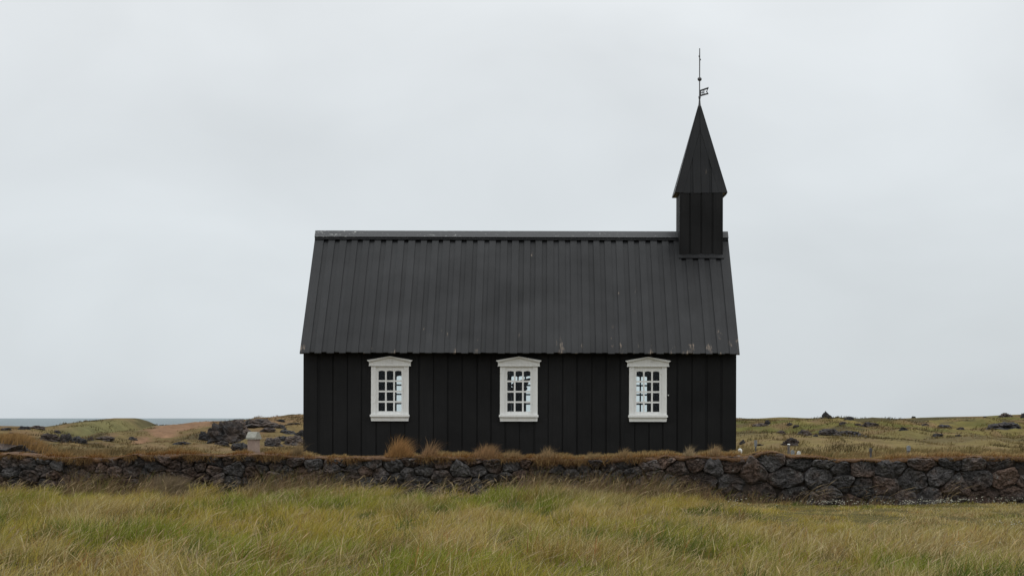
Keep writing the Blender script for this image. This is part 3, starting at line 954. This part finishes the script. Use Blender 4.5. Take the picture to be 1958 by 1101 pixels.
small_l = [(45, 820, 22, 6, 'low dark rock near the left skyline, left of a longer one'),
           (70, 820, 28, 7, 'long low dark rock near the left skyline by the sea'),
           (20, 831, 12, 5, 'small dark rock at far left above the rubble mound'),
           (108, 828, 12, 6, 'small dark rock behind the broad jagged lava rock'),
           (10, 822, 20, 5, 'low dark rock at the left edge below the sea'),
           (560, 812, 24, 4, 'thin dark rock band on the slope beside the church wall'),
           (535, 806, 16, 5, 'low dark rock at the right end of the skyline ledge'),
           (490, 838, 14, 5, 'small dark rock showing behind the gabled pillar'),
           (577, 836, 22, 14, 'dark rock half hidden by the church wall above its corner rock'),
           (541, 843, 26, 10, 'jagged dark rock between the rounded rock and the church corner rock'),
           (474, 815, 26, 12, 'dark crag filling the dip between the black crag and the skyline ledge'),
           (530, 818, 24, 8, 'slanting dark slab on the brown slope right of the skyline ledge')]
for k, (px, py, w, h, lb) in enumerate(small_l):
    rock('lava_rock', px, py, w, h, 90 + k, lb, 'low lava rocks on the left slopes', jag=0.9)
mound = rock('rubble_mound', 4, 868, 178, 54, 130, 'dark rubble mound topped with orange grass behind the wall at far left', y=60.0, cat='mound', jag=0.8)

# gabled stone pillar
GPX, GPY, _ = (485 - VX) * 52 / F_PX, 52.0, 0
gz = float(ground_h(GPX, GPY))
pil = empty('stone_pillar', (GPX, GPY, gz - 0.02))
pil.rotation_euler = (0, 0, R(-28))
tag(pil, 'pinkish stone pillar with a gabled lichen-grey cap behind the wall', 'pillar')
zt = CAM_Z - (825 - HY) * 52 / F_PX - gz + 0.02
MB().box(-0.115, 0.115, -0.105, 0.105, 0, zt * 0.50).build('lower_block', M['sandstone'], pil)
MB().box(-0.122, 0.122, -0.112, 0.112, zt * 0.50, zt * 0.515).build('joint_band', M['sandstone'], pil)
MB().box(-0.112, 0.112, -0.102, 0.102, zt * 0.515, zt - 0.185).build('upper_block', M['sandstone'], pil)
b = MB()
yy = [(-0.135, zt - 0.185), (0.135, zt - 0.185), (0.135, zt - 0.14), (0.035, zt), (-0.035, zt), (-0.135, zt - 0.14)]
n = len(yy)
b.v = [(-0.142, y, z) for y, z in yy] + [(0.142, y, z) for y, z in yy]
b.f = [tuple(reversed(range(n))), tuple(range(n, 2 * n))] + [(i, (i + 1) % n, n + (i + 1) % n, n + i) for i in range(n)]
b.build('cap', M['lichen_cap'], pil)

def at52(px, py, Y=52.0):
    X = (px - VX) * Y / F_PX
    return X, Y, float(ground_h(X, Y)), CAM_Z - (py - HY) * Y / F_PX
# small white post
X, Y, g0, zt = at52(1415, 857, 50.5)
o = empty('grave_post', (X, Y, g0)); tag(o, 'small white post with a rounded head beside the church corner', 'post')
hgt = zt - g0
MB().lathe([(0.045, -0.05), (0.04, hgt - 0.12)], 10).build('shaft', M['white_stone'], o)
MB().lathe([(0.045, hgt - 0.12), (0.055, hgt - 0.08), (0.05, hgt - 0.03), (0.02, hgt)], 10).build('head', M['white_stone'], o, smooth=True)
X, Y, g0, zt = at52(1409, 866, 50.9)
b = MB(); hh = zt - g0
b.prism_y([(-0.09, -0.05), (0.09, -0.05), (0.08, hh - 0.02), (0.05, hh), (-0.05, hh), (-0.08, hh - 0.02)], -0.05, 0.05)
tag(b.build('gravestone', M['white_stone'], None, (X, Y, g0)), 'low white gravestone half hidden at the church corner', 'gravestone')
# plaque on a thin post
X, Y, g0, zt = at52(1445, 841)
o = empty('grave_marker', (X, Y, g0)); tag(o, 'grey plaque on a thin tapering post right of the church', 'grave marker')
hgt = zt - g0
MB().prism_y([(-0.012, -0.05), (0.012, -0.05), (0.016, hgt - 0.16), (-0.016, hgt - 0.16)], -0.012, 0.012).build('post', M['dark_post'], o)
MB().prism_y([(-0.022, hgt - 0.17), (0.022, hgt - 0.17), (0.036, hgt - 0.10), (0.036, hgt), (-0.036, hgt), (-0.036, hgt - 0.10)], -0.016, 0.011).build('plaque', M['grey_stone'], o)
# capped post
X, Y, g0, zt = at52(1508, 848)
o = empty('grave_post', (X, Y, g0)); tag(o, 'thin brown post with a white cap in front of the dark outcrop', 'post')
hgt = zt - g0
MB().lathe([(0.032, -0.05), (0.030, hgt - 0.03)], 8).build('shaft', M['post_wood'], o)
MB().lathe([(0.036, hgt - 0.03), (0.040, hgt - 0.015), (0.02, hgt)], 8).build('cap', M['white_stone'], o)
X, Y, g0, zt = at52(1515.5, 860, 52.6)
b = MB(); hh = zt - g0
b.prism_y([(-0.045, -0.05), (0.045, -0.05), (0.045, hh - 0.03), (0.02, hh), (-0.02, hh), (-0.045, hh - 0.03)], -0.04, 0.04)
tag(b.build('gravestone', M['grey_stone'], None, (X, Y, g0)), 'small grey gravestone just right of the thin capped post', 'gravestone')
X, Y, g0, zt = at52(1526.5, 862, 51.4)
b = MB(); hh = zt - g0
b.prism_y([(-0.085, -0.05), (0.07, -0.05), (0.05, hh), (0.0, hh + 0.004), (-0.03, hh - 0.04)], -0.05, 0.05)
tag(b.build('gravestone', M['white_stone'], None, (X, Y, g0)), 'white leaning gravestone right of the small grey one', 'gravestone')
X, Y, g0, zt = at52(1665, 856)
o = empty('fence_post', (X, Y, g0)); tag(o, 'short dark post with a wider top in the pale meadow', 'post', 'old posts in the meadow')
hgt = zt - g0
MB().prism_y([(-0.02, -0.05), (0.02, -0.05), (0.022, hgt - 0.1), (-0.022, hgt - 0.1)], -0.02, 0.02).build('shaft', M['dark_post'], o)
MB().prism_y([(-0.03, hgt - 0.1), (0.032, hgt - 0.1), (0.04, hgt - 0.03), (0.01, hgt), (-0.04, hgt - 0.01)], -0.03, 0.03).build('head', M['dark_post'], o)
X, Y, g0, zt = at52(1737, 851)
o = empty('fence_post', (X, Y, g0)); tag(o, 'thick dark grey post standing rightmost behind the wall', 'post', 'old posts in the meadow')
hgt = zt - g0
MB().prism_y([(-0.04, -0.05), (0.035, -0.05), (0.04, hgt - 0.13), (-0.035, hgt - 0.13)], -0.035, 0.035).build('shaft', M['dark_post'], o)
MB().prism_y([(-0.037, hgt - 0.13), (0.048, hgt - 0.13), (0.05, hgt - 0.02), (0.0, hgt), (-0.042, hgt - 0.025)], -0.038, 0.038).build('head', M['grey_stone'], o)

# ------------------------------------------------------------------ grass
def blade_mesh(name, P, H, W, LX, LY, C, levels=(0, 0.4, 0.75, 1.0), wf=(1.0, 0.9, 0.55, 0.0), curve=1.7, tipcol=None):
    n = len(P)
    ang = rng.uniform(0, math.pi, n) * 0.8 - 0.4 * math.pi
    wx, wy = np.cos(ang), np.sin(ang)
    nl = len(levels)
    vv, cc = [], []
    for l, (t_, f_) in enumerate(zip(levels, wf)):
        bend = t_ ** curve
        cx_ = P[:, 0] + LX * H * bend; cy_ = P[:, 1] + LY * H * bend
        cz_ = P[:, 2] + H * t_ * (1 - 0.22 * np.minimum(1.4, np.hypot(LX, LY)) * t_)
        col = C if tipcol is None else C + (tipcol - C) * (t_ ** 2)[..., None] if isinstance(t_, np.ndarray) else (C if tipcol is None else C + (tipcol - C) * t_ ** 2)
        if l < nl - 1:
            hw = 0.5 * W * f_
            vv.append(np.stack([cx_ - wx * hw, cy_ - wy * hw, cz_], -1)); vv.append(np.stack([cx_ + wx * hw, cy_ + wy * hw, cz_], -1))
            cc += [col, col]
        else:
            vv.append(np.stack([cx_, cy_, cz_], -1)); cc.append(col)
    k = 2 * (nl - 1) + 1
    V = np.stack(vv, 1).reshape(-1, 3)
    Cv = np.clip(np.stack(cc, 1).reshape(-1, 3), 0.003, 0.8)
    base = (np.arange(n) * k)[:, None]
    pat, tot = [], []
    for l in range(nl - 2):
        pat += [2 * l, 2 * l + 1, 2 * l + 3, 2 * l + 2]; tot.append(4)
    pat += [2 * (nl - 2), 2 * (nl - 2) + 1, 2 * (nl - 1)]; tot.append(3)
    flat = (base + np.array(pat)[None]).ravel()
    lp = len(pat)
    st = (np.arange(n) * lp)[:, None] + np.concatenate([[0], np.cumsum(tot)[:-1]])[None]
    return np_mesh(name, V, flat, st.ravel(), None, M['grass'], Cv, smooth=False)
def wind(n, mean=0.55, sd=0.28):
    return rng.normal(mean, sd, n), rng.normal(0.0, 0.22, n)

# meadow in front of the wall
def field_xy(n, y0, y1, m=3.0):
    u = rng.uniform(0, 1, n)
    Y = np.sqrt(y0 * y0 + u * (y1 * y1 - y0 * y0))
    xl, xr = -1042 / F_PX * Y - m, 916 / F_PX * Y + m
    return xl + rng.uniform(0, 1, n) * (xr - xl), Y
def tall(X, Y):
    """height of the sward: long on the left and in front, grazed short along the wall on the right"""
    right = sm((X - 0.8) / 3.6)
    far = sm((Y - 24) / 9)
    h = 0.172 * (1 - right * far * 0.72) * (0.22 + 0.45 * fbm(X * 0.6, Y * 0.6, 55) + 1.25 * sm((fbm(X * 2.2, Y * 1.1, 56, 2) - 0.36) / 0.3))
    return h * (1 - 0.35 * sm((X - 4.5) / 2.5) * (1 - far * 0.5))
def sward_col(X, Y, n):
    p1 = fbm(X * 0.42, Y * 0.20, 61, 3); p2 = fbm(X * 1.9, Y * 0.9, 63, 3); p3 = fbm(X * 0.9, Y * 0.45, 65, 3); r = rng.uniform(0, 1, n)
    right = sm((X - 1.0) / 5.0)
    c = lerp(np.array([0.175, 0.200, 0.026]), np.array([0.315, 0.252, 0.048]), sm((p1 - 0.30) / 0.34))
    c = lerp(c, np.array([0.060, 0.092, 0.018]), 0.9 * sm((p2 - 0.54) / 0.12))
    straw = sm((p3 - 0.52 + 0.14 * right) / 0.16)
    c = lerp(c, np.array([0.390, 0.270, 0.105]), 0.50 * straw)
    c = lerp(c, np.array([0.270, 0.150, 0.060]), 0.55 * sm((fbm(X * 2.3, Y * 1.0, 67, 2) - 0.62) / 0.12))
    c = np.where((r < 0.14 + 0.12 * right + 0.16 * straw)[:, None], np.array([0.54, 0.42, 0.21]) * rng.uniform(0.5, 1.15, n)[:, None], c)
    c = np.where((r > 0.95)[:, None], np.array([0.28, 0.14, 0.055]), c)
    return c * rng.uniform(0.5, 1.45, n)[:, None]
n = 330000
X, Y = field_xy(n, 14.0, 39.1)
H = tall(X, Y) * rng.uniform(0.45, 1.25, n)
P = np.stack([X, Y, ground_h(X, Y) - 0.01], -1)
LX, LY = wind(n, 0.0, 0.55)
LX = LX - 0.05 + 0.85 * fbm(X * 1.3, Y * 0.8, 58, 3); LY = LY + 1.2 * (fbm(X * 1.1, Y * 0.9, 59, 3) - 0.5)
C = sward_col(X, Y, n)
me = blade_mesh('meadow_grass', P, H, np.where(rng.uniform(0, 1, n) < 0.15, rng.uniform(0.009, 0.014, n), rng.uniform(0.004, 0.008, n)), LX, LY, C, tipcol=np.minimum(C * 1.3 + 0.012, 0.55))
tag(place('meadow_grass', me), 'windblown yellow-green meadow grass in the foreground', 'grass', kind='stuff')
# seed-heads on long stems
n = 9000
X, Y = field_xy(n, 14.0, 38.6)
keep = (fbm(X * 0.5, Y * 0.35, 83, 3) + 0.25 * (1 - sm((Y - 16) / 14)) - 0.16 * sm((X - 1.0) / 3) * sm((Y - 24) / 6)) > rng.uniform(0.38, 0.72, n)
X, Y = X[keep], Y[keep]; n = len(X)
H = (tall(X, Y) * 0.9 + 0.10) * rng.uniform(0.75, 1.35, n)
LX, LY = wind(n, 0.65, 0.45)
C = np.array([0.50, 0.39, 0.22]) * rng.uniform(0.45, 1.2, n)[:, None] + rng.normal(0, 0.012, (n, 3))
# a wind-bent spray of pale heads at the right front, and leaning stalks before the wall
ex, ey, eh, el = [], [], [], []
for px, py, cnt, sp in ((1545, 1075, 46, 0.22), (1850, 1040, 40, 0.35)):
    yy_ = 1.35 * F_PX / (py - HY)
    ex += list(rng.normal((px - VX) * yy_ / F_PX, sp, cnt)); ey += list(rng.normal(yy_, 0.5, cnt)); eh += list(rng.uniform(0.22, 0.36, cnt)); el += list(rng.normal(0.9, 0.35, cnt))
for px, cnt in ((1530, 16), (1565, 9), (1628, 7), (1690, 5), (1795, 14)):
    ex += list(rng.normal((px - VX) / WS, 0.12, cnt)); ey += list(rng.normal(38.7, 0.12, cnt)); eh += list(rng.uniform(0.25, 0.6, cnt)); el += list(rng.normal(1.0, 0.4, cnt))
ex += list(rng.uniform(-10.5, 2.6, 750)); ey += list(rng.uniform(36.6, 39.0, 750)); eh += list(rng.uniform(0.18, 0.50, 750)); el += list(rng.normal(0.7, 0.45, 750))
X = np.concatenate([X, ex]); Y = np.concatenate([Y, ey]); H = np.concatenate([H, eh]); LX = np.concatenate([LX, el]); LY = np.concatenate([LY, rng.normal(0, 0.2, len(ex))])
C = np.concatenate([C, np.array([0.46, 0.345, 0.20]) * rng.uniform(0.5, 1.25, len(ex))[:, None]]); n = len(X)
me = blade_mesh('grass_seed_heads', np.stack([X, Y, ground_h(X, Y)], -1), H, rng.uniform(0.007, 0.014, n), LX, LY, C,
                levels=(0, 0.45, 0.76, 0.84, 0.92, 1.0), wf=(0.30, 0.28, 0.26, 1.0, 0.8, 0.0), curve=2.2)
tag(place('grass_seed_heads', me), 'pale straw seed-heads nodding above the meadow grass', 'grass', kind='stuff')
# dry grass along the foot of the wall
n = 52000
X = rng.uniform(X0, X1, n)
left = 1 - sm((X - 1.5) / 3.0)
cl = fbm(X * 1.5, X * 0 + 2, 91, 3)
keep = sm((cl - 0.30) / 0.34) * (0.22 + 0.42 * left) > rng.uniform(0, 1, n)
X = X[keep]; n = len(X); left = left[keep]; cl = cl[keep]
Y = WY - 0.14 - np.abs(rng.normal(0, 0.45, n))
H = (0.14 + 0.20 * left) * (0.35 + 1.2 * cl) * (0.3 + 1.5 * rng.uniform(0, 1, n) ** 2)
LX, LY = wind(n, 0.45, 0.45)
C = lerp(np.array([0.17, 0.100, 0.060]), np.array([0.36, 0.265, 0.145]), rng.uniform(0, 1, n) ** 1.6) * rng.uniform(0.5, 1.25, n)[:, None]
C = np.where((rng.uniform(0, 1, n) < 0.25)[:, None], np.array([0.17, 0.165, 0.05]) * rng.uniform(0.6, 1.2, n)[:, None], C)
me = blade_mesh('wall_foot_grass', np.stack([X, Y, ground_h(X, Y)], -1), H, rng.uniform(0.003, 0.008, n), LX, LY, C)
tag(place('wall_foot_grass', me), 'brown dry grass standing along the foot of the stone wall', 'grass', kind='stuff')
# short rust-coloured grass on top of the wall
n = 26000
X = rng.uniform(X0, X1, n); u = rng.uniform(0, 1, n)
Y = WY - 0.07 + u * 0.8
p = fbm(X * 0.9, X * 0, 105, 3); q = fbm(X * 2.6, X * 0 + 7, 101, 3)
H = (0.018 + 0.075 * sm((q - 0.35) / 0.4)) * rng.uniform(0.4, 1.5, n) * np.where(u < 0.15, 0.7, 1.0)
LX = rng.normal(0.35, 0.5, n); LY = rng.normal(-0.35, 0.4, n) * (u < 0.25) + rng.normal(0, 0.25, n)
C = lerp(np.array([0.23, 0.130, 0.050]), np.array([0.36, 0.260, 0.120]), np.clip(sm((p - 0.35) / 0.35) * 0.7 + 0.45 * u + 0.25 * sm((X - 3) / 4), 0, 1)) * rng.uniform(0.5, 1.35, n)[:, None]
C = np.where((u < 0.22)[:, None], C * np.array([0.78, 0.60, 0.50]), C)
me = blade_mesh('wall_top_grass', np.stack([X, Y, wall_top(X) + 0.025 - 0.02 * (u < 0.1)], -1), H, rng.uniform(0.006, 0.012, n), LX, LY, C)
tag(place('wall_top_grass', me), 'short rust-coloured grass along the top of the stone wall', 'grass', kind='stuff')
# roots and dead grass hanging over the front edge of the turf
n = 9000
X = rng.uniform(X0, X1, n)
q = fbm(X * 3.0, X * 0 + 1, 131, 3)
keep = sm((q - 0.3) / 0.3) * (1 - 0.7 * sm((X - 2.5) / 2)) > rng.uniform(0, 1, n)
X = X[keep]; n = len(X); q = q[keep]
H = -(1 - 0.5 * sm((X - 2.5) / 2)) * (0.02 + 0.13 * sm((q - 0.35) / 0.35)) * rng.uniform(0.3, 1.3, n)
C = lerp(np.array([0.10, 0.050, 0.024]), np.array([0.30, 0.20, 0.09]), rng.uniform(0, 1, n) ** 1.5)
me = blade_mesh('hanging_turf_fringe', np.stack([X, WY - 0.075 + rng.uniform(-0.02, 0.02, n), wall_top(X) + 0.012 + rng.uniform(-0.02, 0.02, n)], -1), H,
                rng.uniform(0.005, 0.011, n), rng.normal(0, 0.5, n), rng.uniform(0.2, 0.7, n), C)
tag(place('hanging_turf_fringe', me), 'rust-brown dead grass fringe hanging over the top edge of the wall', 'grass', kind='stuff')
# tufts on the wall, each one a plant
tufts = [(762, 0.36, 0.22, 900, (0.36, 0.20, 0.070), 'tall orange grass tuft on the wall below the left window'),
         (820, 0.24, 0.15, 330, (0.30, 0.18, 0.080), 'reddish grass tuft on the wall right of the tall orange tuft'),
         (928, 0.27, 0.24, 760, (0.32, 0.19, 0.080), 'wide orange grass tuft on the wall left of the middle window'),
         (975, 0.13, 0.26, 480, (0.30, 0.20, 0.085), 'low spreading grass tuft on the wall just below the middle window'),
         (1045, 0.17, 0.22, 560, (0.32, 0.215, 0.095), 'bushy straw grass tuft on the wall right of the middle window'),
         (1133, 0.12, 0.16, 320, (0.30, 0.205, 0.085), 'small straw grass tuft on the wall between middle and right windows'),
         (1192, 0.13, 0.17, 320, (0.30, 0.20, 0.085), 'small straw grass tuft on the wall left of the right window'),
         (1318, 0.19, 0.11, 260, (0.34, 0.25, 0.125), 'sparse pale grass tuft on the wall right of the right window'),
         (1366, 0.22, 0.11, 420, (0.34, 0.23, 0.105), 'pale upright grass tuft on the wall below the church corner'),
         (565, 0.20, 0.12, 420, (0.24, 0.165, 0.075), 'brownish grass tuft on the wall at the left corner of the church')]
for px, h, w, cnt, c, lb in tufts:
    x0 = (px - VX) / WS
    cnt = int(cnt * 1.3); X = rng.uniform(-1, 1, cnt) * rng.uniform(0.3, 1, cnt) * w * 1.35; Y = rng.uniform(-0.12, 0.12, cnt)
    H = 0.03 + h * np.exp(-(X / (w * 0.95)) ** 2) * (0.12 + 1.2 * rng.uniform(0, 1, cnt) ** 1.7) * (0.6 + 0.8 * fbm(X * 9, X * 0, px, 2))
    C = np.array(c) * np.array([1.15, 1.2, 1.45]) * rng.uniform(0.5, 1.3, cnt)[:, None]
    zt_ = wall_top(X + x0) - float(wall_top(x0)) + 0.0
    me = blade_mesh('grass_tuft', np.stack([X, Y, zt_], -1), H, rng.uniform(0.003, 0.007, cnt), rng.normal(0.35, 0.30, cnt) + X * 0.8, rng.normal(0, 0.15, cnt), C)
    tag(place('grass_tuft', me, None, (x0, WY + 0.10, float(wall_top(x0)) + 0.02)), lb, 'grass tuft', 'grass tufts on the wall')
# straw clump in front of the wall at the left
cnt = 2600
x0, y0 = (322 - VX) / WS, WY - 0.45
X = rng.normal(0, 0.30, cnt); Y = rng.normal(0, 0.16, cnt)
H = 0.50 * np.exp(-(X / 0.52) ** 2) * rng.uniform(0.45, 1.1, cnt)
C = np.array([0.235, 0.180, 0.115]) * rng.uniform(0.6, 1.2, cnt)[:, None]
me = blade_mesh('grass_clump', np.stack([X, Y, ground_h(X + x0, Y + y0) - float(ground_h(x0, y0))], -1), H, rng.uniform(0.006, 0.011, cnt), rng.normal(0.35, 0.35, cnt), rng.normal(0, 0.2, cnt), C)
tag(place('grass_clump', me, None, (x0, y0, float(ground_h(x0, y0)))), 'large greyish straw grass clump leaning against the wall at left', 'grass clump')
# meadow and hillside behind the wall
n = 150000
Y = rng.uniform(0, 1, n) ** 0.9 * 104 + 44
xl, xr = -1042 / F_PX * Y - 4, 916 / F_PX * Y + 4
X = xl + rng.uniform(0, 1, n) * (xr - xl)
tus = fbm(X * 1.1, Y * 0.42, 121, 3)
keep = ~((np.abs(X - CX) < HL + 0.1) & (np.abs(Y - CY) < HW + 0.1)) & (sm((tus - 0.36) / 0.22) > rng.uniform(0, 1, n))
X, Y, tus = X[keep], Y[keep], tus[keep]
g_ = ground_col(X, Y)
bare = np.exp(-((g_ - SAND) ** 2).sum(-1) / 0.002) > 0.45
X, Y, g_, tus = X[~bare], Y[~bare], g_[~bare], tus[~bare]; n = len(X)
H = (0.10 + 0.12 * (1 - sm((Y - 65) / 35))) * (0.3 + 1.3 * sm((tus - 0.35) / 0.35)) * rng.uniform(0.5, 1.3, n) * (1 - 0.55 * sm((Y - 138) / 8))
kind = fbm(X * 0.7, Y * 0.25, 123, 3)
C = lerp(g_ * 1.15, np.array([0.062, 0.050, 0.024]), 0.9 * sm((kind - 0.51) / 0.09))
C = lerp(C, np.array([0.230, 0.150, 0.070]), 0.7 * sm((0.42 - kind) / 0.10))
C = lerp(C, np.array([0.26, 0.19, 0.095]), rng.uniform(0, 1, n) ** 2 * 0.4) * rng.uniform(0.65, 1.25, n)[:, None]
LX, LY = wind(n, 0.4, 0.4)
me = blade_mesh('hillside_grass', np.stack([X, Y, ground_h(X, Y) - 0.01], -1), H, rng.uniform(0.012, 0.022, n) * (0.6 + Y / 90), LX, LY, C, levels=(0, 0.6, 1.0), wf=(1.0, 0.75, 0.0))
tag(place('hillside_grass', me), 'pale dry grass on the meadow and slopes behind the wall', 'grass', kind='stuff')
# orange grass on the rubble mound
cnt = 4200
x0, y0 = (6 - VX) * 60 / F_PX, 60.7
X = rng.normal(0, 0.6, cnt); Y = rng.normal(0, 0.35, cnt)
mz = float(ground_h(x0, y0))
H = rng.uniform(0.14, 0.38, cnt)
Zb = 0.58 * np.exp(-(X / 1.25) ** 2)
C = np.array([0.32, 0.20, 0.085]) * rng.uniform(0.6, 1.2, cnt)[:, None]
me = blade_mesh('mound_grass', np.stack([X, Y, Zb], -1), H, rng.uniform(0.010, 0.018, cnt), rng.normal(0.3, 0.3, cnt), rng.normal(0, 0.2, cnt), C)
tag(place('mound_grass', me, None, (x0, y0, mz)), 'orange dry grass growing over the rubble mound at far left', 'grass', kind='stuff')
# white flowers along the foot of the wall on the right
n = 1000
X = rng.uniform(3.0, X1, n)
Y = WY - 0.40 - np.abs(rng.normal(0, 0.85, n)) - 0.35 * sm((4.5 - X) / 1.5)
keep = fbm(X * 1.3, Y * 1.2, 111, 3) > rng.uniform(0.42, 0.74, n)
X, Y = X[keep], Y[keep]
Xe = np.concatenate([X, rng.normal((1840 - VX) * 25 / F_PX, 0.22, 26), rng.normal((1952 - VX) * 30 / F_PX, 0.12, 14)])
Ye = np.concatenate([Y, rng.normal(25.2, 0.25, 26), rng.normal(30.5, 0.2, 14)])
n = len(Xe)
Z = ground_h(Xe, Ye) + rng.uniform(0.06, 0.13, n)
r = rng.uniform(0.007, 0.014, n)
k = 7
ringa = np.arange(k) * 2 * math.pi / k
vv = np.zeros((n, 2 * k + 1, 3))
for j in range(k):
    vv[:, j] = np.stack([Xe + r * math.cos(ringa[j]), Ye + r * math.sin(ringa[j]), Z], -1)
    vv[:, k + j] = np.stack([Xe + 0.7 * r * math.cos(ringa[j]), Ye + 0.7 * r * math.sin(ringa[j]), Z + 0.75 * r], -1)
vv[:, 2 * k] = np.stack([Xe, Ye, Z + r], -1)
pat, tot = [], []
for j in range(k):
    j2 = (j + 1) % k
    pat += [j, j2, k + j2, k + j]; tot.append(4)
    pat += [k + j, k + j2, 2 * k]; tot.append(3)
flat = ((np.arange(n) * (2 * k + 1))[:, None] + np.array(pat)[None]).ravel()
st = (np.arange(n) * len(pat))[:, None] + np.concatenate([[0], np.cumsum(tot)[:-1]])[None]
FCOL = np.array([[0.42, 0.41, 0.33]]) * rng.uniform(0.7, 1.2, n)[:, None]
fc = np.repeat(FCOL, 2 * k + 1, 0)
me = np_mesh('white_flowers', vv.reshape(-1, 3), flat, st.ravel(), None, M['grass'], fc)
tag(place('white_flowers', me), 'small white flowers in the short grass below the right part of the wall', 'flowers', kind='stuff')
print('stones', len(seeds), sum(1 for a in seeds if -10.3 < a[0] < 9.0), 'objects', len(bpy.data.objects))
